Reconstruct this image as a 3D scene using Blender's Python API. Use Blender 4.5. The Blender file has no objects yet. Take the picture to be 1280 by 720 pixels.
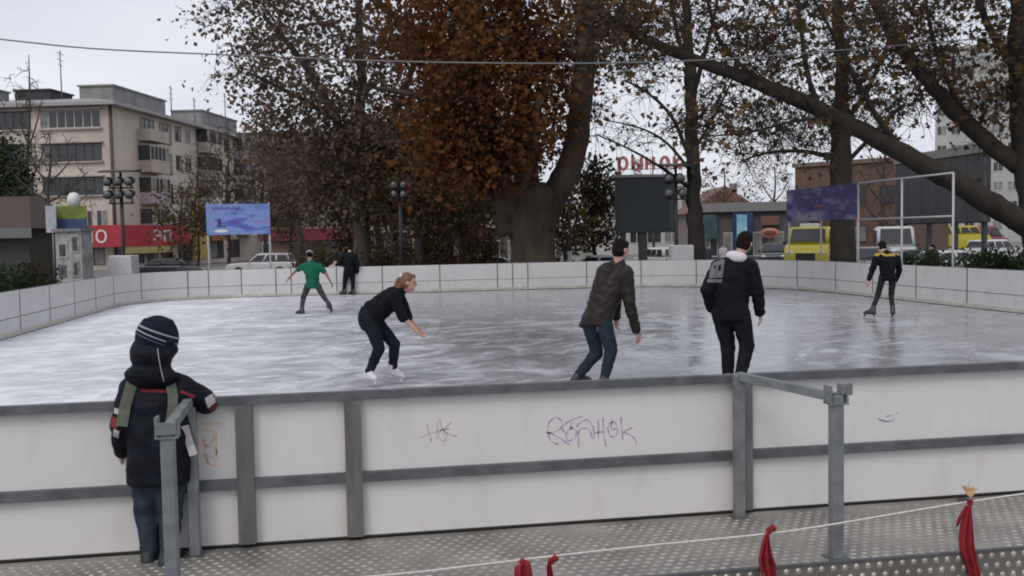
import bpy, bmesh, math, random
import numpy as np
from mathutils import Vector, Matrix, Quaternion
R = math.radians
scene = bpy.context.scene
C = scene.collection
random.seed(7)

# ------------------------------------------------------------------ camera
CAM_H = 1.85; FPX = 1203.0
YAW = R(9.5); PITCH = -math.atan((360-294.5)/FPX); ROLL = math.atan(0.018)
_f = Vector((math.sin(YAW)*math.cos(PITCH), math.cos(YAW)*math.cos(PITCH), math.sin(PITCH)))
_r0 = Vector((math.cos(YAW), -math.sin(YAW), 0)); _u0 = _r0.cross(_f)
_r = _r0*math.cos(ROLL) - _u0*math.sin(ROLL); _u = _u0*math.cos(ROLL) + _r0*math.sin(ROLL)
CP = Vector((0, 0, CAM_H))
cd = bpy.data.cameras.new('camera'); cam = bpy.data.objects.new('camera', cd); C.objects.link(cam)
cd.sensor_width = 36; cd.lens = 36*FPX/1280; cd.clip_end = 3000; cd.clip_start = 0.05
cam.matrix_world = Matrix(((_r.x, _u.x, -_f.x, CP.x), (_r.y, _u.y, -_f.y, CP.y), (_r.z, _u.z, -_f.z, CP.z), (0, 0, 0, 1)))
scene.camera = cam

# ------------------------------------------------------------------ overcast sky
SUN_EL, SUN_AZ = R(48), R(215)         # high and behind the camera, veiled by cloud
w = bpy.data.worlds.new('World'); scene.world = w; w.use_nodes = True
nt = w.node_tree; N = nt.nodes; L = nt.links; N.clear()
out = N.new('ShaderNodeOutputWorld'); bg = N.new('ShaderNodeBackground'); bg.inputs[1].default_value = 0.10
sky = N.new('ShaderNodeTexSky'); sky.sky_type = 'NISHITA'; sky.sun_disc = False
sky.sun_elevation = SUN_EL; sky.sun_rotation = SUN_AZ; sky.dust_density = 4.0; sky.air_density = 1.2
tc = N.new('ShaderNodeTexCoord'); mp = N.new('ShaderNodeMapping'); mp.inputs['Scale'].default_value = (1.2, 1.2, 4.5)
nz = N.new('ShaderNodeTexNoise'); nz.inputs['Scale'].default_value = 1.6; nz.inputs['Detail'].default_value = 6; nz.inputs['Roughness'].default_value = .55
cr = N.new('ShaderNodeValToRGB'); cr.color_ramp.elements[0].position = .3; cr.color_ramp.elements[1].position = .75
cr.color_ramp.elements[0].color = (5.5, 5.65, 6.45, 1); cr.color_ramp.elements[1].color = (7.4, 7.5, 8.0, 1)
mx = N.new('ShaderNodeMix'); mx.data_type = 'RGBA'; mx.inputs['Factor'].default_value = .9
L.new(tc.outputs['Generated'], mp.inputs[0]); L.new(mp.outputs[0], nz.inputs[0]); L.new(nz.outputs[0], cr.inputs[0])
L.new(sky.outputs[0], mx.inputs['A']); L.new(cr.outputs[0], mx.inputs['B'])
L.new(mx.outputs['Result'], bg.inputs[0]); L.new(bg.outputs[0], out.inputs[0])
sl = bpy.data.lights.new('sun', 'SUN'); sl.energy = 0.8; sl.angle = R(25); sl.color = (1, .96, .9)
so = bpy.data.objects.new('sun', sl); C.objects.link(so)
_sd = Vector((math.sin(SUN_AZ)*math.cos(SUN_EL), math.cos(SUN_AZ)*math.cos(SUN_EL), math.sin(SUN_EL)))
so.rotation_euler = _sd.to_track_quat('Z', 'Y').to_euler(); so.location = _sd*60
scene.view_settings.view_transform = 'Standard'; scene.view_settings.look = 'None'
scene.view_settings.exposure = 0.32; scene.view_settings.gamma = 1
scene.render.resolution_x = 1024; scene.render.resolution_y = 576
scene.cycles.filter_width = 1.9          # soft phone lens

# ------------------------------------------------------------------ pixel helpers (photo 1280x720)
def ray(px, py): return _f + _r*((px-640)/FPX) - _u*((py-360)/FPX)
def W(px, py, D): return CP + ray(px, py)*D
def gnd(px, py, z=0.0):
    d = ray(px, py); return CP + d*((z-CAM_H)/d.z)
def G(px, D, z=0.0):
    # point in image column px at depth D and height z
    a = (px-640)/FPX; b0 = _f + _r*a
    b = (b0.z - (z-CAM_H)/D)/_u.z
    return CP + (b0 - _u*b)*D
def onY(px, py, Y):
    d = ray(px, py); return CP + d*(Y/d.y)
def onX(px, py, X):
    d = ray(px, py); return CP + d*(X/d.x)
def depth(p): return (Vector(p)-CP).dot(_f)
GZ = -0.60            # street level; the rink platform is a low step above it

# ------------------------------------------------------------------ materials
MATS = {}
def mat(name, col, rough=.7, metal=0, var=.12, scale=6, bump=0, bscale=30, coat=0, col2=None, stretch=(1, 1, 1), trans=0, spec=.5):
    if name in MATS: return MATS[name]
    m = bpy.data.materials.new(name); m.use_nodes = True; nt = m.node_tree; N = nt.nodes; L = nt.links
    b = N['Principled BSDF']; b.inputs['Roughness'].default_value = rough; b.inputs['Metallic'].default_value = metal
    b.inputs['Specular IOR Level'].default_value = spec
    if coat: b.inputs['Coat Weight'].default_value = coat
    t = N.new('ShaderNodeTexCoord'); mp = N.new('ShaderNodeMapping'); mp.inputs['Scale'].default_value = stretch
    n = N.new('ShaderNodeTexNoise'); n.inputs['Scale'].default_value = scale; n.inputs['Detail'].default_value = 5; n.inputs['Roughness'].default_value = .6
    L.new(t.outputs['Object'], mp.inputs[0]); L.new(mp.outputs[0], n.inputs[0])
    r = N.new('ShaderNodeValToRGB'); r.color_ramp.elements[0].position = .32; r.color_ramp.elements[1].position = .7
    c2 = col2 if col2 else tuple(min(1, c*(1+var)) for c in col); c1 = tuple(c*(1-var) for c in col) if not col2 else col
    r.color_ramp.elements[0].color = (*c1, 1); r.color_ramp.elements[1].color = (*c2, 1)
    L.new(n.outputs[0], r.inputs[0]); L.new(r.outputs[0], b.inputs['Base Color'])
    rr = N.new('ShaderNodeMapRange'); rr.inputs['To Min'].default_value = max(.02, rough-.12); rr.inputs['To Max'].default_value = min(1, rough+.12)
    L.new(n.outputs[0], rr.inputs[0]); L.new(rr.outputs[0], b.inputs['Roughness'])
    if bump:
        n2 = N.new('ShaderNodeTexNoise'); n2.inputs['Scale'].default_value = bscale; n2.inputs['Detail'].default_value = 4
        bp = N.new('ShaderNodeBump'); bp.inputs['Strength'].default_value = bump; bp.inputs['Distance'].default_value = .02
        L.new(mp.outputs[0], n2.inputs[0]); L.new(n2.outputs[0], bp.inputs['Height']); L.new(bp.outputs[0], b.inputs['Normal'])
    MATS[name] = m; return m
def leafmat(name, cols, trans=.35):
    if name in MATS: return MATS[name]
    m = bpy.data.materials.new(name); m.use_nodes = True; nt = m.node_tree; N = nt.nodes; L = nt.links
    N.clear(); o = N.new('ShaderNodeOutputMaterial'); d = N.new('ShaderNodeBsdfDiffuse'); t = N.new('ShaderNodeBsdfTranslucent'); x = N.new('ShaderNodeMixShader')
    a = N.new('ShaderNodeAttribute'); a.attribute_name = 'rnd'
    r = N.new('ShaderNodeValToRGB'); el = r.color_ramp.elements
    for i, c in enumerate(cols):
        e = el[i] if i < 2 else el.new(1)
        e.position = i/(len(cols)-1); e.color = (*c, 1)
    L.new(a.outputs['Fac'], r.inputs[0]); L.new(r.outputs[0], d.inputs[0]); L.new(r.outputs[0], t.inputs[0])
    x.inputs[0].default_value = trans; L.new(d.outputs[0], x.inputs[1]); L.new(t.outputs[0], x.inputs[2]); L.new(x.outputs[0], o.inputs[0])
    MATS[name] = m; return m
def glass(name, col=(.03, .035, .04), rough=.08):
    return mat(name, col, rough=rough, var=.3, scale=.6, spec=.6)

# ------------------------------------------------------------------ mesh helpers
class MB:
    def __init__(s): s.v = []; s.f = []; s.sm = []
    def add(s, vs, fs, smooth=False):
        o = len(s.v); s.v += [tuple(p) for p in vs]; s.f += [tuple(i+o for i in f) for f in fs]; s.sm += [smooth]*len(fs); return s
    def box(s, x0, y0, z0, x1, y1, z1, bev=0):
        if bev <= 0:
            s.add([(x0, y0, z0), (x1, y0, z0), (x1, y1, z0), (x0, y1, z0), (x0, y0, z1), (x1, y0, z1), (x1, y1, z1), (x0, y1, z1)],
                  [(0, 3, 2, 1), (4, 5, 6, 7), (0, 1, 5, 4), (1, 2, 6, 5), (2, 3, 7, 6), (3, 0, 4, 7)])
        else:
            bm = bmesh.new(); bmesh.ops.create_cube(bm, size=1)
            for q in bm.verts: q.co = Vector(((x0+x1)/2+q.co.x*(x1-x0), (y0+y1)/2+q.co.y*(y1-y0), (z0+z1)/2+q.co.z*(z1-z0)))
            bmesh.ops.bevel(bm, geom=list(bm.edges), offset=bev, segments=1, affect='EDGES')
            bm.verts.index_update(); s.add([q.co[:] for q in bm.verts], [[q.index for q in f.verts] for f in bm.faces]); bm.free()
        return s
    def obox(s, c, ax, ay, az):
        c = Vector(c); ax = Vector(ax); ay = Vector(ay); az = Vector(az); vs = []
        for k in (-1, 1):
            for i, j in ((-1, -1), (1, -1), (1, 1), (-1, 1)): vs.append(c+ax*i+ay*j+az*k)
        return s.add(vs, [(0, 3, 2, 1), (4, 5, 6, 7), (0, 1, 5, 4), (1, 2, 6, 5), (2, 3, 7, 6), (3, 0, 4, 7)])
    def bar(s, p, q, wd, ht, up=(0, 0, 1)):
        p = Vector(p); q = Vector(q); d = (q-p); l = d.length; d.normalize(); up = Vector(up)
        sd = d.cross(up)
        if sd.length < 1e-3: sd = d.cross(Vector((1, 0, 0)))
        sd.normalize(); u = sd.cross(d)
        return s.obox((p+q)/2, d*(l/2), sd*(wd/2), u*(ht/2))
    def tube(s, pts, rad, n=8, caps=True, smooth=True):
        pts = [Vector(p) for p in pts]
        if not hasattr(rad, '__len__'): rad = [rad]*len(pts)
        o = []; ref = None
        for i, p in enumerate(pts):
            d = (pts[min(i+1, len(pts)-1)]-pts[max(i-1, 0)])
            d = d.normalized() if d.length > 1e-9 else Vector((0, 0, 1))
            if ref is None: ref = d.orthogonal().normalized()
            a = (ref - d*ref.dot(d)); a = a.normalized() if a.length > 1e-6 else d.orthogonal().normalized(); ref = a; b = d.cross(a)
            for k in range(n):
                t = 2*math.pi*k/n; o.append(p + (a*math.cos(t)+b*math.sin(t))*rad[i])
        fs = []
        for i in range(len(pts)-1):
            for k in range(n): fs.append((i*n+k, i*n+(k+1) % n, (i+1)*n+(k+1) % n, (i+1)*n+k))
        if caps:
            fs.append(tuple(reversed(range(n)))); fs.append(tuple(range((len(pts)-1)*n, len(pts)*n)))
        return s.add(o, fs, smooth)
    def loft(s, rings, smooth=True):
        n = len(rings[0]); o = [p for r in rings for p in r]; fs = []
        for i in range(len(rings)-1):
            for k in range(n): fs.append((i*n+k, i*n+(k+1) % n, (i+1)*n+(k+1) % n, (i+1)*n+k))
        fs.append(tuple(reversed(range(n)))); fs.append(tuple(range((len(rings)-1)*n, len(rings)*n)))
        return s.add(o, fs, smooth)
    def prism(s, poly, axis, t0, t1):
        # poly of 2D points; axis 'y': poly=(x,z); 'x': poly=(y,z); 'z': poly=(x,y)
        def mk(p, t): return {'y': (p[0], t, p[1]), 'x': (t, p[0], p[1]), 'z': (p[0], p[1], t)}[axis]
        n = len(poly); vs = [mk(p, t0) for p in poly]+[mk(p, t1) for p in poly]
        fs = [tuple(range(n)), tuple(reversed(range(n, 2*n)))]+[(i, i+n, (i+1) % n+n, (i+1) % n) for i in range(n)]
        return s.add(vs, fs)
    def sphere(s, c, r, seg=12, rings=8, sc=(1, 1, 1), ax=None):
        c = Vector(c); vs = []; fs = []
        A = ax or (Vector((1, 0, 0)), Vector((0, 1, 0)), Vector((0, 0, 1)))
        for i in range(1, rings):
            t = math.pi*i/rings
            for k in range(seg):
                p = 2*math.pi*k/seg
                vs.append(c+A[0]*(r*sc[0]*math.sin(t)*math.cos(p))+A[1]*(r*sc[1]*math.sin(t)*math.sin(p))+A[2]*(r*sc[2]*math.cos(t)))
        vs.append(c+A[2]*(r*sc[2])); vs.append(c-A[2]*(r*sc[2])); T = len(vs)-2
        for i in range(rings-2):
            for k in range(seg): fs.append((i*seg+k, (i+1)*seg+k, (i+1)*seg+(k+1) % seg, i*seg+(k+1) % seg))
        for k in range(seg):
            fs.append((T, k, (k+1) % seg)); b = (rings-2)*seg; fs.append((T+1, b+(k+1) % seg, b+k))
        return s.add(vs, fs, True)
    def mesh(s, name, off=None):
        me = bpy.data.meshes.new(name); v = s.v
        if off is not None: v = [(p[0]-off[0], p[1]-off[1], p[2]-off[2]) for p in v]
        me.from_pydata(v, [], s.f); me.polygons.foreach_set('use_smooth', s.sm)
        bm = bmesh.new(); bm.from_mesh(me); bmesh.ops.recalc_face_normals(bm, faces=bm.faces); bm.to_mesh(me); bm.free()
        me.update(); return me
    def build(s, name, m, parent=None, off=None):
        me = s.mesh(name, off); me.materials.append(m)
        o = bpy.data.objects.new(name, me); C.objects.link(o)
        if parent is not None: o.parent = parent
        elif off is not None: o.location = off
        return o
def tag(o, label, cat, group=None, kind=None):
    if label: o['label'] = label
    if cat: o['category'] = cat
    if group: o['group'] = group
    if kind: o['kind'] = kind
    return o
def thing(name, label, cat, loc=(0, 0, 0), rz=0, group=None):
    o = bpy.data.objects.new(name, None); C.objects.link(o); o.location = loc; o.rotation_euler = (0, 0, rz); o.empty_display_size = .2
    return tag(o, label, cat, group)
def struct(o): o['kind'] = 'structure'; return o
def text_mb(txt, size, ext=.0, spacing=1.0):
    cu = bpy.data.curves.new('t', 'FONT'); cu.body = txt; cu.size = size; cu.extrude = ext; cu.align_x = 'CENTER'; cu.align_y = 'CENTER'; cu.space_character = spacing; cu.resolution_u = 3
    o = bpy.data.objects.new('t', cu); C.objects.link(o); bpy.context.view_layer.update()
    me = bpy.data.meshes.new_from_object(o.evaluated_get(bpy.context.evaluated_depsgraph_get()))
    m = MB(); m.v = [tuple(v.co) for v in me.vertices]; m.f = [tuple(p.vertices) for p in me.polygons]; m.sm = [False]*len(m.f)
    bpy.data.objects.remove(o); bpy.data.curves.remove(cu); bpy.data.meshes.remove(me)
    return m
def xf(m, M):
    m.v = [tuple(M @ Vector(p)) for p in m.v]; return m

# ------------------------------------------------------------------ ground, road, rink platform, ice
asph = mat('paving', (.17, .165, .16), rough=.85, var=.25, scale=.35, bump=.3, bscale=40)
road_m = mat('asphalt', (.055, .055, .058), rough=.8, var=.25, scale=.8, bump=.3, bscale=60)
m = MB(); m.add([(-900, -60, GZ), (900, -60, GZ), (900, 1400, GZ), (-900, 1400, GZ)], [(0, 1, 2, 3)])
struct(m.build('ground', asph))
m = MB(); a, b = G(-400, 52, 0), G(1700, 60, 0); dr = (b-a).normalized(); nr = Vector((-dr.y, dr.x, 0))
m.add([(*(a-dr*120).xy, GZ+.004), (*(b+dr*120).xy, GZ+.004), (*(b+dr*120+nr*16).xy, GZ+.004), (*(a-dr*120+nr*16).xy, GZ+.004)], [(0, 1, 2, 3)])
struct(m.build('road', road_m))
kerb = mat('kerb_stone', (.3, .29, .28), var=.2)
for k, oo in ((0, -.2), (1, 16)):
    m = MB(); p = a-dr*120+nr*oo; q = b+dr*120+nr*oo
    m.bar((p.x, p.y, GZ+.06), (q.x, q.y, GZ+.06), .2, .14); struct(m.build('kerb', kerb))
white_line = mat('road_paint', (.7, .7, .68), var=.25, scale=3)
for k in range(-8, 16):
    p = a+dr*(k*7)+nr*8; q = p+dr*3
    m = MB(); m.add([(*(p-nr*.07).xy, GZ+.008), (*(q-nr*.07).xy, GZ+.008), (*(q+nr*.07).xy, GZ+.008), (*(p+nr*.07).xy, GZ+.008)], [(0, 1, 2, 3)])
    struct(m.build('lane_marking', white_line))

X0, X1, Y0, Y1 = -6.7, 14.0, 5.98, 32.2
RL, RR = 3.2, 6.0
def outline():
    P = []
    def arc(cx, cy, r, a0, a1, n):
        for i in range(n+1):
            t = R(a0+(a1-a0)*i/n); P.append(Vector((cx+r*math.cos(t), cy+r*math.sin(t), 0)))
    P.append(Vector((X0+RL, Y0, 0)))
    arc(X1-RR, Y0+RR, RR, -90, 0, 24); arc(X1-RR, Y1-RR, RR, 0, 90, 24)
    arc(X0+RL, Y1-RL, RL, 90, 180, 16); arc(X0+RL, Y0+RL, RL, 180, 270, 16)
    return P[:-1]
OUT = outline(); _n = len(OUT)
_len = [0]
for i in range(_n): _len.append(_len[-1]+(OUT[(i+1) % _n]-OUT[i]).length)
TOT = _len[-1]
def at_s(s):
    s = s % TOT
    for i in range(_n):
        if s <= _len[i+1]+1e-9:
            t = (s-_len[i])/(_len[i+1]-_len[i]); a, b = OUT[i], OUT[(i+1) % _n]; d = (b-a).normalized()
            return a.lerp(b, t), Vector((d.y, -d.x, 0))
def sweep(m, s0, s1, o0, o1, z0, z1):
    ss = [s0]+[x for x in _len if s0+.02 < x < s1-.02]+[s1]; rings = []
    for s in ss:
        p, n = at_s(s)
        if 0 < s0 and s not in (s0, s1):
            n2 = at_s(s+.03)[1]; n = (n+n2).normalized()
        rings.append([p+n*o0+Vector((0, 0, z0)), p+n*o1+Vector((0, 0, z0)), p+n*o1+Vector((0, 0, z1)), p+n*o0+Vector((0, 0, z1))])
    return m.loft(rings, False)
def ice_material():
    m = bpy.data.materials.new('skated_ice'); m.use_nodes = True; nt = m.node_tree; N = nt.nodes; L = nt.links
    b = N['Principled BSDF']; t = N.new('ShaderNodeTexCoord')
    def noise(scale, stretch, rot, detail=6, dist=0., rough=.6):
        mp = N.new('ShaderNodeMapping'); mp.inputs['Scale'].default_value = stretch; mp.inputs['Rotation'].default_value = (0, 0, R(rot))
        n = N.new('ShaderNodeTexNoise'); n.inputs['Scale'].default_value = scale; n.inputs['Detail'].default_value = detail
        n.inputs['Distortion'].default_value = dist; n.inputs['Roughness'].default_value = rough
        L.new(t.outputs['Object'], mp.inputs[0]); L.new(mp.outputs[0], n.inputs[0]); return n.outputs[0]
    def ramp(x, p0, p1, v0=0., v1=1.):
        r = N.new('ShaderNodeMapRange'); r.inputs['From Min'].default_value = p0; r.inputs['From Max'].default_value = p1
        r.inputs['To Min'].default_value = v0; r.inputs['To Max'].default_value = v1; L.new(x, r.inputs[0]); return r.outputs[0]
    def op(kind, a, c):
        q = N.new('ShaderNodeMath'); q.operation = kind; q.use_clamp = kind in ('ADD', 'SUBTRACT')
        for i, v in enumerate((a, c)):
            if isinstance(v, float): q.inputs[i].default_value = v
            else: L.new(v, q.inputs[i])
        return q.outputs[0]
    big = ramp(noise(.22, (1, 1, 1), 0, 3), .36, .64)
    def arcs(cx, cy, scale, dist, lo, hi):
        mp = N.new('ShaderNodeMapping'); mp.inputs['Location'].default_value = (cx, cy, 0)
        wv = N.new('ShaderNodeTexWave'); wv.wave_type = 'RINGS'; wv.rings_direction = 'Z'; wv.inputs['Scale'].default_value = scale
        wv.inputs['Distortion'].default_value = dist; wv.inputs['Detail'].default_value = 3; wv.inputs['Detail Scale'].default_value = .6
        L.new(t.outputs['Object'], mp.inputs[0]); L.new(mp.outputs[0], wv.inputs[0]); return ramp(wv.outputs[1], lo, hi)
    # snow scraped up by blades: long arcs broken into patches, plus short scuffs
    m1 = ramp(noise(.55, (1, 1, 1), 0, 4, .4), .45, .62); m2 = ramp(noise(.5, (1, 1, 1), 70, 4, .4), .47, .64)
    a1 = op('MULTIPLY', arcs(3, -21, .42, 7., .8, .98), m1); a2 = op('MULTIPLY', arcs(-14, -4, .36, 9., .82, .98), m2); a3 = op('MULTIPLY', arcs(8, -40, .5, 6., .84, .99), m2)
    s1 = ramp(noise(.8, (1.5, 1.1, 1), 28, 9, .7, .66), .48, .74)
    s2 = ramp(noise(.9, (1.0, 1.9, 1), -35, 9, .8, .66), .5, .76)
    fine = ramp(noise(6, (1, 4, 1), 55, 5, .8), .56, .72)
    fine2 = ramp(noise(8, (7, 1, 1), 52, 5, .8), .58, .74)
    brk = ramp(noise(3.5, (1, 1, 1), 0, 6, .5), .35, .62)
    st = op('MAXIMUM', op('MAXIMUM', s1, s2), op('MULTIPLY', op('MULTIPLY', brk, .95), op('MAXIMUM', a1, op('MAXIMUM', a2, a3))))
    st = op('MAXIMUM', st, op('MULTIPLY', op('MAXIMUM', fine, fine2), .32))
    # snowier along the boy's side where skaters turn; wet and bare further out
    sp = N.new('ShaderNodeSeparateXYZ'); L.new(t.outputs['Object'], sp.inputs[0])
    lx = ramp(sp.outputs[0], -6.0, 2.5, .78, 0.); ly = ramp(sp.outputs[1], 7, 13, .16, 0.)
    bias = op('ADD', op('ADD', lx, ly), op('MULTIPLY', big, .16))
    snow = op('ADD', op('MULTIPLY', st, op('ADD', .40, bias)), op('MULTIPLY', bias, .75))
    cm = N.new('ShaderNodeMix'); cm.data_type = 'RGBA'
    cm.inputs['A'].default_value = (.235, .24, .255, 1); cm.inputs['B'].default_value = (.74, .75, .79, 1)
    L.new(snow, cm.inputs['Factor']); L.new(cm.outputs['Result'], b.inputs['Base Color'])
    rg = ramp(snow, 0, .6, .08, .6); L.new(rg, b.inputs['Roughness'])
    b.inputs['IOR'].default_value = 1.33; b.inputs['Specular IOR Level'].default_value = .62
    bp = N.new('ShaderNodeBump'); bp.inputs['Strength'].default_value = .14; bp.inputs['Distance'].default_value = .008
    hh = op('ADD', op('MULTIPLY', st, .6), op('MULTIPLY', noise(22, (1, 1, 1), 0, 4), .35)); L.new(hh, bp.inputs['Height']); L.new(bp.outputs[0], b.inputs['Normal'])
    return m
m = MB(); m.add([(p.x, p.y, 0) for p in OUT], [tuple(range(_n))]); struct(m.build('ice', ice_material()))
m = MB(); base = [p+(p-Vector(((X0+X1)/2, (Y0+Y1)/2, 0))).normalized()*.25 for p in OUT]
m.loft([[Vector((p.x, p.y, GZ-.02)) for p in base], [Vector((p.x, p.y, -.03)) for p in base]], False)
struct(m.build('rink_platform', mat('platform_concrete', (.25, .25, .25))))

# ------------------------------------------------------------------ rink barrier
def barrier_white(name, base, dirt, amt):
    m = mat(name, base, rough=.42, var=.04, scale=1.3); N = m.node_tree.nodes; L = m.node_tree.links; b = N['Principled BSDF']
    src = b.inputs['Base Color'].links[0].from_socket
    t = N.new('ShaderNodeTexCoord'); mp = N.new('ShaderNodeMapping'); mp.inputs['Scale'].default_value = (3.5, 3.5, 1.2)
    n = N.new('ShaderNodeTexNoise'); n.inputs['Scale'].default_value = 1.6; n.inputs['Detail'].default_value = 8; n.inputs['Roughness'].default_value = .7
    L.new(t.outputs['Object'], mp.inputs[0]); L.new(mp.outputs[0], n.inputs[0])
    r = N.new('ShaderNodeMapRange'); r.inputs['From Min'].default_value = .5; r.inputs['From Max'].default_value = .8; r.inputs['To Max'].default_value = amt; L.new(n.outputs[0], r.inputs[0])
    x = N.new('ShaderNodeMix'); x.data_type = 'RGBA'; L.new(r.outputs[0], x.inputs['Factor']); L.new(src, x.inputs['A']); x.inputs['B'].default_value = (*dirt, 1)
    v = N.new('ShaderNodeTexNoise'); v.inputs['Scale'].default_value = 2.3; v.inputs['Detail'].default_value = 9; v.inputs['Roughness'].default_value = .78; v.inputs['Distortion'].default_value = 1.5
    mp2 = N.new('ShaderNodeMapping'); mp2.inputs['Scale'].default_value = (1.2, 1.2, 5); mp2.inputs['Rotation'].default_value = (0, R(12), 0); L.new(t.outputs['Object'], mp2.inputs[0]); L.new(mp2.outputs[0], v.inputs[0])
    r2 = N.new('ShaderNodeMapRange'); r2.inputs['From Min'].default_value = .66; r2.inputs['From Max'].default_value = .74; r2.inputs['To Max'].default_value = amt*1.3; L.new(v.outputs[0], r2.inputs[0])
    x2 = N.new('ShaderNodeMix'); x2.data_type = 'RGBA'; L.new(r2.outputs[0], x2.inputs['Factor']); L.new(x.outputs['Result'], x2.inputs['A']); x2.inputs['B'].default_value = (.22, .21, .2, 1)
    L.new(x2.outputs['Result'], b.inputs['Base Color']); return m
panel_near = barrier_white('barrier_panel_plastic', (.69, .672, .655), (.46, .43, .39), .34)
panel_far = barrier_white('barrier_panel_scuffed', (.56, .555, .55), (.33, .32, .31), .4)
galv = mat('galvanised_steel', (.185, .18, .168), rough=.5, metal=.55, var=.25, scale=9, bump=.1, bscale=60, stretch=(1, 1, .3))
galv_dark = mat('weathered_steel_cap', (.13, .135, .145), rough=.55, metal=.45, var=.3, scale=7, bump=.12, bscale=50)
kick = mat('kick_strip_plastic', (.46, .435, .385), rough=.5, var=.2, scale=3)
seal = mat('rubber_seal', (.03, .03, .03), rough=.8)
BH = .92; MID = .385
def section(s0, s1, label, near=False, post_w=.051, wide_post=False, group=None):
    p0, n0 = at_s((s0+s1)/2); base = Vector((p0.x, p0.y, 0))
    t = thing('rink_barrier', label, 'barrier', base, 0, group)
    pm_ = panel_near if near else panel_far; g = .004
    def part(name, mt, *a):
        m = MB(); sweep(m, *a); return m.build(name, mt, t, base)
    part('upper_panel', pm_, s0+g, s1-g, 0, .028, MID+.008 if not near else MID+.004, BH-.008)
    part('lower_panel', pm_, s0+g, s1-g, 0, .028, .012, MID-.008 if not near else MID-.004)
    part('bottom_seal', seal, s0+.001, s1-.001, -.003, .034, .0, .012)
    if not near: part('kick_strip', kick, s0+g, s1-g, -.012, 0, .022, .10)
    part('top_rail', galv_dark, s0, s1, .028, .085, BH-.052, BH)
    part('middle_rail', galv_dark if near else galv, s0+.03, s1-.03, .028, .075, MID-.03, MID+.03)
    for a, b in (((s0, s0+post_w),) if not wide_post else ((s0, s0+post_w),)) + ((s1-post_w, s1),):
        part('post', galv, a, b, .0285, .083, .02, BH-.053)
    if not near:
        part('joint_cover', galv, s0-.018, s0+.018, -.006, 0, .105, BH-.01)
    return t
sx = lambda X: X-(X0+RL)          # arc length on the near straight
nx = [onY(px, 600, Y0-.08).x for px in (307, 443, 932)]
near_secs = [(X0+RL+.0, nx[0]-2.05, None), (nx[0]-2.05, nx[0], 'white barrier section with an orange scribble, behind the boy in the dark coat'),
             (nx[0], nx[1], 'narrow white barrier section between two double steel posts, beside the boy'),
             (nx[1], nx[2], 'long white barrier section with purple graffiti lettering on its upper panel'),
             (nx[2], nx[2]+2.35, 'white barrier section with a small blue smudge, beyond the steel handrail')]
for a_, b_, lb in near_secs:
    section(sx(a_), sx(b_), lb or 'white barrier section at the left end of the boy\'s side, past the frame post', near=True)
s_r0 = sx(nx[2]+2.35); s_near_end = sx(X1-RR)
def auto(s0, s1, step, label, group, near=False):
    n = max(1, round((s1-s0)/step))
    for i in range(n): section(s0+(s1-s0)*i/n, s0+(s1-s0)*(i+1)/n, label, near, group=group)
auto(s_r0, s_near_end, 2, 'white barrier section continuing past the blue smudge towards the rounded corner', 'near barrier end', True)
sB = s_near_end+RR*math.pi/2; sC = sB+(Y1-Y0-2*RR); sD = sC+RR*math.pi/2; sE = sD+(X1-RR)-(X0+RL); sF = sE+RL*math.pi/2; sG = sF+(Y1-Y0-2*RL)
auto(s_near_end, sB, 2, 'curved barrier section of the rounded corner nearest the blue smudge', 'near corner barrier')
auto(sB, sC, 2.1, 'white barrier section below the empty pipe frame side of the rink', 'barrier below the pipe frame')
auto(sC, sD, 1.9, 'white curved barrier section of the big rounded corner below the yellow minibus', 'far rounded corner barrier')
fx = [onY(px, 350, Y1).x for px in (798, 728, 660, 641, 622, 550, 478, 421, 364, 345, 261)]
fs_ = [sD]+[sD+(X1-RR)-x for x in fx if x < X1-RR-.3]+[sE]
for i in range(len(fs_)-1):
    if fs_[i+1]-fs_[i] < .8: section(fs_[i], fs_[i+1], 'narrow gate-width barrier section in the far side of the rink', group='narrow far barrier')
    else: section(fs_[i], fs_[i+1], 'two-metre white barrier section along the far side under the trees', group='far barrier')
auto(sE, sF, 1.68, 'curved white barrier section of the rounded corner by the floodlight mast', 'corner barrier by the mast')
auto(sF, sG, 2.05, 'white barrier section on the straight side below the kiosk and dark bushes', 'barrier below the kiosk')
auto(sG, TOT-1e-4, 1.68, 'curved barrier section of the rounded corner behind the boy\'s side', 'boy side corner barrier')

# graffiti: strokes drawn on the outer panel face, traced from the photo onto that plane
def ribbon_strokes(name, strokes, width, mt, parent, base, Y=Y0-.0295):
    m = MB()
    for st in strokes:
        P = [onY(x, y, Y) for x, y in st]; Q = []
        for i in range(len(P)-1):      # Catmull-Rom
            p0, p1, p2, p3 = P[max(i-1, 0)], P[i], P[i+1], P[min(i+2, len(P)-1)]
            for k in range(5):
                t = k/5; Q.append(.5*((2*p1)+(p2-p0)*t+(2*p0-5*p1+4*p2-p3)*t*t+(3*p1-p0-3*p2+p3)*t**3))
        Q.append(P[-1]); vs = []
        for i, q in enumerate(Q):
            d = Q[min(i+1, len(Q)-1)]-Q[max(i-1, 0)]; d.y = 0; d = d.normalized() if d.length > 1e-6 else Vector((1, 0, 0)); n = Vector((-d.z, 0, d.x))
            wd = width*(.65+.35*math.sin(i*.9)); vs += [q+n*wd/2, q-n*wd/2]
        for v in vs: v.y = Y
        m.add(vs, [(2*i, 2*i+1, 2*i+3, 2*i+2) for i in range(len(Q)-1)])
    return m.build(name, mt, parent, base)
def g2(L_, ox, oy, sc): return [[(ox+x*sc, oy+y*sc) for x, y in s] for s in L_]
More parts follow.
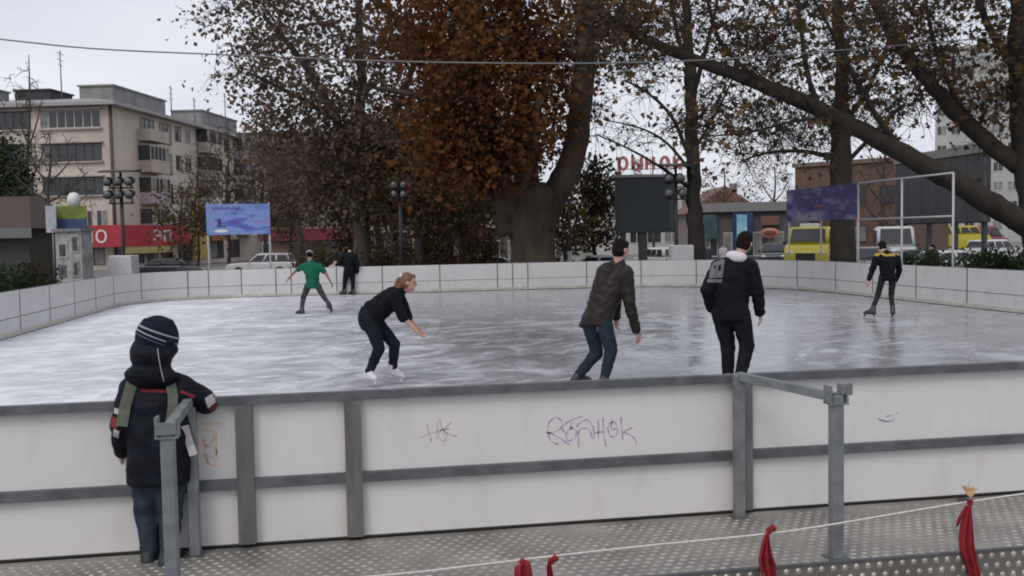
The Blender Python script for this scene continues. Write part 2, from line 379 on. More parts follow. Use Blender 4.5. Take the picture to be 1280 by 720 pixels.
RG = [[(415, 395), (350, 365), (320, 290), (330, 200), (390, 155), (440, 190), (435, 250), (340, 292), (300, 285)], [(330, 290), (400, 325), (510, 395)],
      [(630, 145), (560, 165), (470, 215), (450, 260), (480, 300)], [(540, 240), (500, 270), (480, 320), (500, 360), (560, 340), (570, 270), (520, 245), (540, 200)],
      [(595, 420), (590, 330), (600, 270), (640, 250), (690, 270), (715, 350)], [(570, 240), (620, 190), (680, 180), (720, 240), (735, 350)],
      [(765, 170), (770, 350)], [(808, 150), (815, 290), (835, 415)], [(740, 290), (830, 280)],
      [(900, 190), (860, 220), (855, 280), (880, 325), (930, 310), (940, 250), (915, 200), (890, 190), (885, 260), (930, 250)],
      [(968, 150), (975, 240), (985, 355)], [(1070, 245), (985, 285)], [(985, 285), (1050, 310), (1090, 345), (1108, 390)]]
HK = [[(330, 245), (345, 300)], [(365, 240), (362, 300)], [(312, 290), (350, 275), (400, 262)], [(378, 260), (368, 285), (385, 303), (395, 280), (378, 262)], [(370, 230), (392, 305)], [(410, 240), (385, 270), (425, 288)], [(345, 293), (342, 305)], [(382, 312), (383, 318)]]
sec = {o['label']: o for o in C.objects if o.name.startswith('rink_barrier')}
purple = mat('purple_marker_ink', (.44, .31, .49), rough=.6, var=.25, scale=20)
pinkish = mat('faded_pink_marker_ink', (.56, .44, .45), rough=.6, var=.2, scale=20)
bluei = mat('blue_marker_ink', (.34, .38, .52), rough=.6, var=.3, scale=20)
orangei = mat('orange_scribble_ink', (.70, .50, .30), rough=.6, var=.2, scale=20)
sp_ = [o for l, o in sec.items() if 'purple graffiti' in l][0]
ribbon_strokes('graffiti_lettering', g2(RG, 640, 500, 180/1280), .0115, purple, sp_, sp_.location)
ribbon_strokes('graffiti_scrawl', g2(HK, 400, 430, 500/1241), .009, pinkish, sp_, sp_.location)
sb_ = [o for l, o in sec.items() if 'small blue smudge' in l][0]
ribbon_strokes('blue_smudge', g2([[(540, 232), (560, 240), (585, 238), (592, 228)], [(565, 225), (583, 220)], [(595, 215), (605, 214)], [(548, 236), (575, 241)]], 880, 430, 400/993), .01, bluei, sb_, sb_.location)
so_ = [o for l, o in sec.items() if 'orange scribble' in l][0]
ribbon_strokes('orange_scribble', g2([[(318, 330), (362, 327)], [(320, 345), (345, 350), (340, 375), (322, 385), (348, 392), (345, 415), (318, 408), (335, 432), (350, 438)], [(318, 360), (322, 400), (330, 436)], [(350, 350), (352, 420)]], 100, 370, 350/720), .012, orangei, so_, so_.location)

# ------------------------------------------------------------------ tread plate walkway
WE = 4.93                                   # front edge of the walkway
plate = mat('tread_plate_aluminium', (.27, .252, .23), rough=.5, metal=.35, var=.42, scale=1.6, bump=.1, bscale=90)
lugm = mat('worn_tread_lugs', (.355, .34, .315), rough=.42, metal=.35, var=.38, scale=3)
wk = thing('walkway', 'tread plate metal walkway with raised lugs running along the rink barrier', 'walkway', (0, WE, 0))
wk['kind'] = 'structure'
WX0, WX1 = -7.5, 9.5
m = MB(); m.box(WX0, 0, -.02, WX1, Y0-.04-WE, -.006); m.build('deck_plate', plate, wk)
m = MB(); m.box(WX0, -.004, -.59, WX1, -.0005, -.012); m.build('front_skirt', mat('tread_plate_shaded', (.17, .155, .135), rough=.6, metal=.3, var=.3, scale=3), wk)  # deck plate again, colour darkened for the shade on its upright face
m = MB(); m.box(WX0, -.012, -.012, WX1, .012, -.002); m.build('edge_trim', galv_dark, wk)
rg_ = random.Random(3); md, ms = MB(), MB()
hexs = [(math.cos(R(a)), math.sin(R(a))) for a in (0, 60, 120, 180, 240, 300)]
for j in range(17):
    for i in range(int((WX1-WX0)/.07)):
        x = WX0+.04+i*.07+(.035 if j % 2 else 0)+rg_.uniform(-.001, .001); y = .04+j*.058
        if y > Y0-.09-WE: continue
        k_ = rg_.uniform(.82, 1.08); hz_ = rg_.uniform(-.002, .0004)
        md.add([(x+.025*a*k_, y+.016*b*k_, -.0062) for a, b in hexs]+[(x+.012*a*k_, y+.008*b*k_, hz_) for a, b in hexs], [(6, 7, 8, 9, 10, 11)]+[(k, (k+1) % 6, 6+(k+1) % 6, 6+k) for k in range(6)])
for j in range(9):
    for i in range(int((WX1-WX0)/.07)):
        x = WX0+.04+i*.07+(.035 if j % 2 else 0); z = -.045-j*.058
        ms.add([(x+.019*a, -.0038, z+.023*b) for b, a in hexs]+[(x+.009*a, -.0115, z+.011*b) for b, a in hexs], [(6, 7, 8, 9, 10, 11)]+[(k, (k+1) % 6, 6+(k+1) % 6, 6+k) for k in range(6)])
md.build('tread_lugs', lugm, wk)['kind'] = 'stuff'; ms.build('skirt_lugs', lugm, wk)['kind'] = 'stuff'

# ------------------------------------------------------------------ handrails
rail_m = mat('grey_painted_rail', (.215, .23, .24), rough=.5, metal=.4, var=.25, scale=10, bump=.08, bscale=70)
def handrail(label, px_near, py_near, px_far, lean=0):
    p = onY(px_near, py_near, WE+.06); q = onY(px_far, 600, Y0-.14)
    base = Vector((p.x, p.y, 0)); t = thing('handrail', label, 'handrail', base)
    h = .955; dx = q.x-p.x; dy = q.y-p.y
    m = MB(); m.box(-.033, -.033, -.005, .033, .033, h-.03, .006); m.build('post', rail_m, t)
    m = MB(); m.box(dx-.033, dy-.03, -.005, dx+.033, dy+.03, h-.02, .006); m.build('post', rail_m, t)
    m = MB(); d = Vector((dx, dy, 0)).normalized(); m.bar(Vector((0, 0, h-.045))-d*.02, Vector((dx, dy, h-.035)), .045, .05); m.build('top_rail', rail_m, t)
    m = MB(); m.box(-.055, -.04, h-.075, -.043, .04, h+.025); m.box(.043, -.04, h-.075, .055, .04, h+.02); m.box(-.055, -.045, h-.082, .055, .045, h-.072); m.build('bracket', rail_m, t)
    m = MB(); m.box(.02, -.035, h-.03, .085, .035, h+.04, .006) if lean else m.box(-.05, -.05, h-.06, .05, -.04, h-.0); m.build('end_cap', rail_m, t)
    m = MB(); m.box(-.06, -.05, -.008, .06, .05, .004); m.build('foot_plate', galv_dark, t)
    m = MB(); m.box(dx-.05, dy-.045, -.008, dx+.05, dy+.045, .004); m.build('foot_plate', galv_dark, t)
    return t, p, q
hl, hlp, hlq = handrail('grey steel handrail beside the boy, its post in front of his coat', 215, 690, 241)
hr, hrp, hrq = handrail('grey steel handrail standing free in front of the barrier between graffiti and blue smudge', 1045, 690, 924, 1)

# ------------------------------------------------------------------ rope with red ribbons
rope_m = mat('white_rope_fibre', (.62, .6, .57), rough=.9, var=.2, scale=60)
RY = WE-.005
rp = [(-30, 752), (213, 738), (480, 719), (640, 701), (800, 683), (960, 667), (1043, 655), (1120, 642), (1205, 628), (1280, 617), (1420, 596)]
rpts = [onY(x, y, RY) for x, y in rp]
e = rpts[-1].copy(); rpts.append(e+Vector((.9, 0, .12)))
fine = []
for i in range(len(rpts)-1):
    p0, p1, p2, p3 = rpts[max(i-1, 0)], rpts[i], rpts[i+1], rpts[min(i+2, len(rpts)-1)]
    for k in range(6):
        t = k/6; fine.append(.5*((2*p1)+(p2-p0)*t+(2*p0-5*p1+4*p2-p3)*t*t+(3*p1-p0-3*p2+p3)*t**3))
fine.append(rpts[-1])
m = MB(); m.tube(fine, .0055, 6); ro = m.build('rope', rope_m, None, (fine[0].x, fine[0].y, 0)); tag(ro, 'thin white rope strung low across the walkway front, tied to the handrail post', 'rope')
t = thing('rope_stanchion', 'steel stanchion holding the end of the white rope past the last ribbon', 'post', (rpts[-1].x, RY+.035, GZ))
m = MB(); m.tube([(0, 0, .02), (0, 0, 1.3)], .028, 10); m.build('pole', rail_m, t)
m = MB(); m.tube([(0, 0, 0), (0, 0, .02), (0, 0, .03)], [.16, .16, .05], 16); m.build('base_plate', galv_dark, t)
t = thing('rope_stanchion', 'steel stanchion holding the end of the white rope on the boy\'s side', 'post', (rpts[0].x, RY-.035, GZ))
m = MB(); m.tube([(0, 0, .02), (0, 0, 1.3)], .028, 10); m.build('pole', rail_m, t)
m = MB(); m.tube([(0, 0, 0), (0, 0, .02), (0, 0, .03)], [.16, .16, .05], 16); m.build('base_plate', galv_dark, t)
red = mat('red_ribbon_cloth', (.26, .012, .022), rough=.85, var=.3, scale=14, bump=.25, bscale=60)
def rib_tail(m, rows, seed):
    # rows: (px, py, half width m, fold depth)
    rr = random.Random(seed); rings = []
    ph = rr.uniform(0, 6)
    for i, (px, py, hw, fd) in enumerate(rows):
        c = onY(px, py, RY-.02); ring = []
        for k in range(18):
            t = k/17; x = (t*2-1)*hw*.88+math.sin(i*1.1+seed)*.004; y = math.sin(t*13+ph+i*.3)*fd*1.5+rr.gauss(0, fd*.12); ring.append(c+Vector((x, y-.004, (t-.5)*.02)))
        back = [p+Vector((0, .009, 0)) for p in reversed(ring)]; rings.append(ring+back)
    m.loft(rings)
def ribbon(label, tails, knot, seed, extra=None):
    c = onY(*knot, RY); t = thing('red_ribbon', label, 'ribbon', c)
    m = MB(); m.sphere(c+Vector((0, -.004, 0)), .017, 10, 7, (1, 1.0, 1.15)); m.tube([c+Vector((-.016, .0, .004)), c+Vector((0, -.014, .012)), c+Vector((.016, 0, -.006))], [.007, .01, .007], 8)
    m.build('knot', red, t, c)
    for i, rows in enumerate(tails):
        m = MB(); rib_tail(m, rows, seed+i); m.build('tail', red, t, c)
    if extra: extra(t, c)
    return t
def lift(t, c):
    m = MB(); m.tube([c+Vector((.0, -.008, .01)), c+Vector((.018, -.012, .026)), c+Vector((.03, -.012, .014)), c+Vector((.022, -.01, -.004))], [.008, .014, .013, .006], 8); m.build('loop', red, t, c)
ribbon('broad red ribbon on the white rope, the flat one left beside a looped ribbon', [[(653, 703, .02, .004), (653, 707, .048, .008), (654, 714, .052, .011), (656, 722, .054, .012), (658, 735, .056, .014), (660, 752, .05, .014), (662, 770, .035, .01)]], (653, 702), 1)
ribbon('short red ribbon with a loop at its knot next to the broad flat ribbon', [[(688, 700, .012, .004), (686, 707, .014, .006), (686, 716, .017, .008), (687, 730, .024, .01), (689, 748, .03, .01), (690, 765, .02, .008)]], (689, 701), 5, lift)
ribbon('red ribbon hanging from the rope between the handrail post and the graffiti', [[(960, 662, .01, .004), (958, 672, .018, .007), (957, 684, .03, .01), (956, 696, .044, .014), (957, 706, .05, .016), (960, 722, .042, .014), (962, 745, .035, .012), (962, 765, .02, .01)]], (961, 663), 9, lift)
ribbon('long red ribbon hanging from the rope under a dry maple leaf', [[(1212, 630, .01, .003), (1210, 640, .026, .007), (1209, 655, .04, .01), (1209, 670, .048, .012), (1210, 685, .048, .013), (1213, 700, .04, .012), (1218, 722, .034, .011), (1222, 745, .022, .008)], [(1206, 634, .008, .003), (1200, 646, .012, .004), (1198, 656, .008, .003)]], (1212, 628), 13)
dry = mat('dry_leaf_tissue', (.42, .24, .12), rough=.8, var=.35, scale=30)
def maple(name, label, c, sz, nrm, spin, curl, mt):
    nrm = Vector(nrm).normalized(); a = nrm.orthogonal().normalized(); a = Quaternion(nrm, spin) @ a; b = nrm.cross(a)
    prof = [(0, 1), (.07, .6), (.13, .62), (.17, .34), (.24, .5), (.31, .85), (.34, .55), (.40, .62), (.46, .3), (.5, .25)]
    prof = prof+[(1-x, r) for x, r in reversed(prof[1:-1])]
    top = [c]+[c+(a*math.cos(2*math.pi*x)+b*math.sin(2*math.pi*x))*sz*r+nrm*(curl*r*r*sz) for x, r in prof]; n = len(top)
    m = MB(); vs = top+[p-nrm*.002 for p in top]; k = n-1
    fs = [(0, 1+i, 1+(i+1) % k) for i in range(k)]+[(n, n+1+(i+1) % k, n+1+i) for i in range(k)]+[(1+i, n+1+i, n+1+(i+1) % k, 1+(i+1) % k) for i in range(k)]
    m.add(vs, fs); m.tube([c-a*sz*.2, c-a*sz*.9+nrm*.01], .0025, 5)
    return tag(m.build(name, mt, None, c), label, 'leaf')
maple('dry_maple_leaf', 'dry orange-brown maple leaf caught on the knot of the long ribbon', onY(1211, 614, RY-.012), .058, (-.1, -.75, .65), .35, .5, dry)
p = gnd(1184, 617.5); maple('fallen_leaf', 'dark fallen leaf lying on the walkway at the foot of the barrier', Vector((p.x, min(p.y, Y0-.14), .009)), .075, (.05, -.12, 1), 1.9, .12, mat('dark_leaf_tissue', (.04, .035, .03), rough=.7))

# ------------------------------------------------------------------ people
def remesh(m, vox, smooth=4, name='b', off=None, wrinkle=0, seed=0):
    me = bpy.data.meshes.new('tmp')
    me.from_pydata(m.v, [], m.f)
    o = bpy.data.objects.new('tmp', me); C.objects.link(o)
    r = o.modifiers.new('r', 'REMESH'); r.mode = 'VOXEL'; r.voxel_size = vox
    s = o.modifiers.new('s', 'SMOOTH'); s.iterations = smooth; s.factor = .5
    dg = bpy.context.evaluated_depsgraph_get(); out_ = bpy.data.meshes.new_from_object(o.evaluated_get(dg))
    bpy.data.objects.remove(o); bpy.data.meshes.remove(me)
    n = len(out_.vertices); co = np.empty(n*3); out_.vertices.foreach_get('co', co); co = co.reshape(-1, 3)
    if wrinkle:
        no = np.empty(n*3); out_.vertices.foreach_get('normal', no); no = no.reshape(-1, 3)
        rg = np.random.RandomState(seed); d = np.zeros(n)
        for k in range(10):
            q = rg.normal(size=3); q[2] *= 1.3; q /= np.linalg.norm(q); fr = rg.uniform(35, 95)
            ph = rg.uniform(0, 6); w2 = rg.normal(size=3)*9
            d += np.sin(co@q*fr+ph+1.5*np.sin(co@w2))*np.clip(np.sin(co@(rg.normal(size=3)*8)+rg.uniform(0, 6)), 0, 1)/fr*60
        d = np.sign(d)*np.abs(d)**.8; co = co+no*(d*wrinkle/3.6)[:, None]
    if off is not None: co = co-np.array(off)
    out_.vertices.foreach_set('co', co.ravel()); out_.polygons.foreach_set('use_smooth', [True]*len(out_.polygons)); out_.name = name; out_.update()
    return out_
def cap(m, p, q, r1, r2, n=14):
    p = Vector(p); q = Vector(q)
    m.sphere(p, r1, 14, 10); m.sphere(q, r2, 14, 10)
    if (q-p).length > 1e-4: m.tube([p, q], [r1, r2], n)
    return m
def tors(m, stations, n=20):
    # stations: (center, half width vector, half depth vector)
    rings = []
    for c, a, b in stations:
        rings.append([c+a*math.cos(2*math.pi*k/n)+b*math.sin(2*math.pi*k/n) for k in range(n)])
    m.loft(rings); return m
def hand(m, w, d, s, thumb, curl=.5, sc=1.0):
    # w wrist, d direction of forearm, s across the palm (towards the thumb), palm normal n
    d = Vector(d).normalized(); s = Vector(s); s = (s-d*s.dot(d)).normalized(); n = d.cross(s)*thumb
    for k in (-.6, 0, .6): cap(m, w+s*k*.02*sc, w+d*.085*sc+s*k*.036*sc, .015*sc, .0135*sc, 8)
    for k, l in ((-1.0, .058), (-.34, .07), (.34, .076), (1.0, .07)):
        b = w+d*.088*sc+s*(k*.03*sc); e1 = b+(d*math.cos(curl*.6)+n*math.sin(curl*.6))*l*.55*sc; e2 = e1+(d*math.cos(curl*1.7)+n*math.sin(curl*1.7))*l*.5*sc
        cap(m, b, e1, .0098*sc, .009*sc, 8); cap(m, e1, e2, .009*sc, .0078*sc, 8)
    b = w+d*.02*sc+s*.026*sc; e1 = b+(d*.72+s*.65+n*.25)*.045*sc; e2 = e1+(d*.9+s*.2+n*.4)*.035*sc
    cap(m, b, e1, .0125*sc, .0105*sc, 8); cap(m, e1, e2, .0105*sc, .009*sc, 8)
skin = mat('skin', (.50, .30, .24), rough=.55, var=.12, scale=12)
eye_m = mat('eye', (.05, .04, .035), rough=.2); lip_m = mat('lips', (.36, .13, .12), rough=.5)
steel = mat('blade_steel', (.5, .5, .52), rough=.25, metal=.9)
def put(name, me, mt, parent):
    me.materials.append(mt); o = bpy.data.objects.new(name, me); C.objects.link(o); o.parent = parent; return o
def person(label, D, J, face, mats, vox=.011, s=1.0, hat=None, sleeve=1.0, jacket_fat=1.0, pants_fat=1.0, collar=None, skate=True, ponytail=False, group=None, hem=.0, curl=.5, foot_dir=None, blade_tilt=None, hood=False, name='person', short=False, bulk=(), lbulk=()):
    """J: joints as (px, py, extra depth); face: facing direction in camera terms (right, away)."""
    P = {k: W(v[0], v[1], D+v[2]) for k, v in J.items() if k not in ('z0', 'look')}
    FR = Vector((_r0.x, _r0.y, 0)); FA = Vector((_f.x, _f.y, 0)).normalized()
    fd = (FR*face[0]+FA*face[1]).normalized(); UP = Vector((0, 0, 1))
    base = Vector(((P['anL'].x+P['anR'].x)/2, (P['anL'].y+P['anR'].y)/2, J.get('z0', 0)))
    T = thing(name, label, 'person', base, 0, group)
    chest = (P['shL']+P['shR'])/2; pel = (P['hiL']+P['hiR'])/2; ax = (chest-pel).normalized()
    sd = (P['shR']-P['shL']); hw = sd.length/2; sd = sd.normalized(); dp = sd.cross(ax).normalized()
    if dp.dot(fd) < 0: dp = -dp
    hs = (P['hiR']-P['hiL']).normalized()
    hd = P['head']; up = J.get('headup'); hu = (W(up[0], up[1], D+up[2])-hd).normalized() if up else (hd-chest).normalized().lerp(UP, .6).normalized()
    hf = J.get('look'); hf = (FR*hf[0]+FA*hf[1]+UP*hf[2]).normalized() if hf else fd
    hf = (hf-hu*hf.dot(hu)).normalized(); hx = hf.cross(hu)
    # ---- body, one surface
    lf = s*min(1, pants_fat)
    b = MB(); A3 = (hx, hf, hu); hz = .118*s
    b.sphere(hd+hu*.02*s, hz, 18, 12, (.68, .84, .86), A3)                 # cranium
    b.sphere(hd-hu*.045*s+hf*.018*s, hz, 14, 10, (.56, .66, .66), A3)      # jaw
    b.sphere(hd-hu*.085*s+hf*.06*s, hz, 10, 8, (.28, .24, .2), A3)         # chin
    b.sphere(hd-hu*.018*s+hf*.1*s, hz, 8, 6, (.13, .2, .24), A3); cap(b, hd+hu*.02*s+hf*.088*s, hd-hu*.03*s+hf*.112*s, .011*s, .015*s, 8)   # nose
    cap(b, hd+hu*.028*s+hf*.082*s-hx*.035*s, hd+hu*.028*s+hf*.082*s+hx*.035*s, .014*s, .014*s, 8)          # brow
    for k in (-1, 1): b.sphere(hd-hu*.01*s+hx*k*.08*s-hf*.008*s, hz, 8, 6, (.1, .2, .27), A3)               # ears
    nb = chest+ax*.04*s
    cap(b, hd-hu*.06*s-hf*.02*s, nb, .056*s, .062*s)
    q = lambda t: pel.lerp(chest, t)
    tors(b, [(q(-.12), hs*.1*lf, dp*.07*lf), (q(.0), hs*.12*lf, dp*.085*lf), (q(.35), sd*.11*s, dp*.08*s), (q(.72), sd*.13*s, dp*.09*s), (q(.98), sd*hw*.9, dp*.08*s), (q(1.08), sd*hw*.5, dp*.055*s)])
    for k in 'LR':
        cap(b, P['sh'+k], P['el'+k], .048*s, .038*s); cap(b, P['el'+k], P['ha'+k], .038*s, .026*s)
        cap(b, P['hi'+k], P['kn'+k], .062*lf, .046*lf); cap(b, P['kn'+k], P['an'+k], .044*lf, .03*lf)
        fa = (P['ha'+k]-P['el'+k]).normalized(); th = hx if abs(fa.dot(hx)) < .8 else hf
        hand(b, P['ha'+k]-fa*.01, fa, J.get('palm'+k, None) or (dp*1.0+sd*(.3 if k == 'R' else -.3)), 1 if k == 'L' else -1, curl, s)
    body = put('body', remesh(b, vox*.62, 2, 'body', base), mats['skin'] if 'skin' in mats else skin, T)
    # eyes, mouth
    for k in (-1, 1):
        m = MB(); m.sphere(hd+hu*.006*s+hx*k*.033*s+hf*.083*s, .012*s, 8, 6); m.build('eye', eye_m, body, base)
    m = MB(); m.sphere(hd-hu*.055*s+hf*.088*s, .02*s, 8, 6, (1, .35, .3), A3); m.build('mouth', lip_m, body, base)
    # ---- hair / hat
    if hat is None:
        h = MB(); h.sphere(hd+hu*.034*s-hf*.014*s, hz, 18, 12, (.75, .87, .84), A3); h.sphere(hd-hu*.02*s-hf*.035*s, hz, 14, 10, (.72, .66, .72), A3)
        h.sphere(hd+hu*.08*s+hf*.05*s, hz, 10, 8, (.5, .4, .3), A3)
        if ponytail:
            h.sphere(hd+hu*.03*s-hf*.105*s, .035*s, 10, 8); cap(h, hd+hu*.03*s-hf*.12*s, hd-hu*.05*s-hf*.15*s, .032*s, .03*s); cap(h, hd-hu*.05*s-hf*.15*s, hd-hu*.17*s-hf*.09*s, .03*s, .016*s)
            cap(h, hd-hu*.04*s-hf*.08*s, hd-hu*.13*s-hf*.09*s, .05*s, .035*s)
        put('hair', remesh(h, vox*.7, 2, 'hair', base, .004, 3), mats['hair'], T)
    else: hat(T, base, hd, hu, hf, hx, s, mats)
    # ---- jacket
    jf = jacket_fat*s; j = MB()
    if not short:
        tors(j, [(q(-.16-hem), hs*.165*jf, dp*.128*jf), (q(.0-hem*.3), hs*.172*jf, dp*.135*jf), (q(.25), sd*.16*jf, dp*.128*jf), (q(.55), sd*.168*jf, dp*.132*jf), (q(.8), sd*(hw+.012)*1.0, dp*.13*jf), (q(.98), sd*(hw+.01), dp*.105*jf), (q(1.07), sd*hw*.72, dp*.085*jf), (q(1.14), sd*.075*s, dp*.07*jf)])
    for k in 'LR':
        e = P['el'+k]; wv = P['el'+k].lerp(P['ha'+k], .93*sleeve) if sleeve > 0 else None
        if sleeve > 0: cap(j, P['sh'+k], e, .078*jf, .066*jf); cap(j, e, wv, .064*jf, .05*jf)
        else: cap(j, P['sh'+k], P['sh'+k].lerp(e, -sleeve), .075*jf, .066*jf)
    for k in 'LR': cap(j, nb+ax*.015*s, P['sh'+k]-ax*.005*s, .078*jf, .08*jf); cap(j, q(.8), P['sh'+k]-ax*.03*s, .105*jf, .08*jf)
    for a_, b_, r1_, r2_ in bulk: cap(j, W(a_[0], a_[1], D+a_[2]), W(b_[0], b_[1], D+b_[2]), r1_, r2_)
    cap(j, nb-ax*.02, nb+ax*.06*s, .08*jf, .07*jf)
    put('jacket' if sleeve > .6 else 'top', remesh(j, vox, 3, 'jacket', base, .011*s, 11+int(D*10)), mats['jacket'], T)
    if collar is not None:
        cm = MB(); n2 = nb+ax*.03; rings = []
        ctr = n2.lerp(hd, .25)
        for k in range(14):
            t = 2*math.pi*k/14; wdt = .028 + .035*max(0, -math.cos(t))
            cap(cm, ctr+hx*math.sin(t)*.085*s+dp*math.cos(t)*.085*s-ax*.01, ctr+hx*math.sin(t+.45)*.085*s+dp*math.cos(t+.45)*.085*s-ax*.01, wdt*s, wdt*s, 8)
        put('hood_collar', remesh(cm, vox, 3, 'collar', base, .006, 4), collar, T)
    # ---- trousers
    pf = pants_fat*s; tr = MB()
    tors(tr, [(q(.16), hs*.145*pf, dp*.108*pf), (q(.0), hs*.168*pf, dp*.128*pf), (q(-.16), hs*.15*pf, dp*.11*pf)])
    for k in 'LR': cap(tr, P['hi'+k], P['kn'+k], .1*pf, .074*pf); cap(tr, P['kn'+k], P['an'+k].lerp(P['kn'+k], .08), .072*pf, .056*pf)
    for a_, b_, r1_, r2_ in lbulk: cap(tr, W(a_[0], a_[1], D+a_[2]), W(b_[0], b_[1], D+b_[2]), r1_, r2_)
    put('trousers', remesh(tr, vox, 3, 'trousers', base, .009*s, 21+int(D*10)), mats['trousers'], T)
    # ---- footwear
    for k in 'LR':
        fdv = fd
        if foot_dir and k in foot_dir: v = foot_dir[k]; fdv = (FR*v[0]+FA*v[1]+UP*(v[2] if len(v) > 2 else 0)).normalized()
        an = P['an'+k]; sh = MB(); legd = (an-P['kn'+k]).normalized()
        sole = an+legd*.05*s
        su = (UP-fdv*UP.dot(fdv)).normalized()
        heel = an-su*.045*s-fdv*.045*s; toe = an-su*.055*s+fdv*.15*s
        cap(sh, an-legd*(.07 if skate else .01)*s, heel, .056*s, .048*s); cap(sh, heel, toe, .046*s, .036*s); cap(sh, an, toe, .05*s, .034*s)
        bo = put('skate_boot' if skate else 'boot', remesh(sh, vox*.8, 3, 'boot', base), mats['boots'], T)
        if skate:
            m = MB(); lo = heel-su*.085*s-fdv*.04*s; hi = toe-su*.075*s+fdv*.03*s
            m.bar(lo, hi, .005, .028, su); m.build('blade', steel, bo, base)
            m = MB(); sdv = fdv.cross(su)
            for c0 in (heel, toe): m.bar(c0-su*.03*s, c0-su*.075*s, .02, .03, fdv)
            for k2, c0 in enumerate((heel, toe)):
                m = MB(); m.bar(c0-su*.03*s, c0-su*.075*s, .02, .035, fdv); m.build('blade_holder', mats['boots'], bo, base)
    return T, base, P, dict(chest=chest, pel=pel, ax=ax, sd=sd, dp=dp, hd=hd, hu=hu, hf=hf, hx=hx, nb=nb, q=q, hw=hw)

def D_of(px, py): return depth(gnd(px, py))
black_knit = mat('black_knit', (.006, .0066, .0085), rough=.85, var=.3, scale=12, bump=.2, bscale=90, spec=.15)
navy_leg = mat('dark_navy_leggings', (.008, .010, .017), rough=.75, var=.3, scale=10, spec=.15)
white_boot = mat('white_skate_leather', (.62, .6, .62), rough=.5, var=.08)
dark_boot = mat('dark_skate_boot', (.035, .035, .04), rough=.5, var=.3)
auburn = mat('auburn_hair', (.15, .07, .035), rough=.6, var=.5, scale=30, stretch=(1, 1, .3))
darkhair = mat('dark_brown_hair', (.010, .0075, .006), rough=.8, var=.5, scale=30, spec=.12)
fair_skin = mat('fair_skin', (.47, .27, .215), rough=.55, var=.1, scale=14)

# woman skating, bent forward, profile to the right
Dw = D_of(470, 483)
T, base, P, K = person('woman skater in black bending forward, auburn ponytail and white skates', Dw,
    dict(head=(510, 353, .0), headup=(511, 336, .0), look=(1, .12, -.12), shL=(498, 368, .16), shR=(492, 371, -.16), elL=(510, 396, .2), elR=(504, 397, -.2),
         haL=(522, 411, .25), haR=(520, 413, -.18), hiL=(466, 398, .08), hiR=(462, 400, -.08), knL=(493, 430, .12), knR=(474, 436, -.1), anL=(491, 461, .14), anR=(461, 466, -.1)),
    (1, .15), dict(jacket=black_knit, trousers=navy_leg, boots=white_boot, hair=auburn, skin=fair_skin), ponytail=True, sleeve=.12, s=.97, jacket_fat=1.0, pants_fat=1.04, bulk=[((490, 370, 0), (466, 388, 0), .12, .135)], lbulk=[((461, 394, 0), (461, 402, 0), .14, .13)], foot_dir={'L': (.9, .3, -.35), 'R': (.45, -.55, 0)})
m = MB(); c = K['hd']+K['hu']*.075-K['hf']*.085
m.sphere(c, .034, 12, 8, (1.2, .8, .8), (K['hx'], K['hf'], K['hu'])); m.build('hair_clip', mat('white_fleece', (.62, .6, .6), rough=.9), T, base)

# man in brown leather jacket
leather = mat('dark_brown_leather', (.024, .019, .017), rough=.45, var=.35, scale=9, bump=.2, bscale=50, spec=.15)
def jeans_material():
    m = mat('faded_blue_jeans', (.014, .022, .034), rough=.85, var=.35, scale=5, bump=.15, bscale=150, col2=(.026, .04, .058), spec=.15)
    return m
jeans = jeans_material(); faded = mat('faded_denim_patch', (.12, .16, .19), rough=.9, var=.3, scale=12)
Db = D_of(745, 484)
T, base, P, K = person('man skater in brown leather jacket and faded blue jeans leaning forward', Db,
    dict(head=(776, 312, .02), headup=(778, 296, .03), look=(.8, .6, -.1), shL=(758, 339, .12), shR=(783, 341, -.06), elL=(770, 374, .26), elR=(787, 380, -.08),
         haL=(770, 398, .3), haR=(796, 415, -.02), hiL=(737, 400, .06), hiR=(754, 400, -.06), knL=(746, 441, .12), knR=(764, 438, -.08), anL=(722, 470, .08), anR=(755, 475, -.08)),
    (.75, .7), dict(jacket=leather, trousers=jeans, boots=dark_boot, hair=darkhair, skin=fair_skin), s=1.04, jacket_fat=1.12, pants_fat=1.05, bulk=[((760, 343, .05), (748, 386, .02), .15, .15), ((772, 330, .05), (762, 348, .05), .09, .13)], foot_dir={'L': (.85, .4, .0), 'R': (.7, .7)})
jn = [o for o in T.children if o.name.startswith('trousers')][0]
for (x, y, rx, rz) in ((741, 398, .03, .045), (747, 412, .025, .035), (752, 432, .03, .11)):
    # worn patches lie on the cloth: project onto the trouser surface from the camera side
    me = jn.data; d = ray(x, y).normalized(); o0 = CP-base
    m = MB(); vs = []; nn = 12
    for k in range(nn):
        t = 2*math.pi*k/nn; rr_ = ray(x+math.cos(t)*rx*98, y+math.sin(t)*rz*98).normalized()
        ok, loc, nor, idx = jn.ray_cast(o0, rr_)
        if ok: vs.append(loc-rr_*.003)
    ok, loc, nor, idx = jn.ray_cast(o0, d)
    if ok and len(vs) == nn: m.add([loc-d*.004]+vs, [(0, 1+k, 1+(k+1) % nn) for k in range(nn)], True); q_ = m.build('faded_patch', faded, jn)
m = MB(); c = P['haL']+Vector((0, 0, -.05)); m.box(c.x-.03, c.y-.02, c.z-.04, c.x+.03, c.y+.02, c.z+.035, .008); m.build('glove_cuff', mat('white_glove', (.45, .45, .47), rough=.8), T, base)

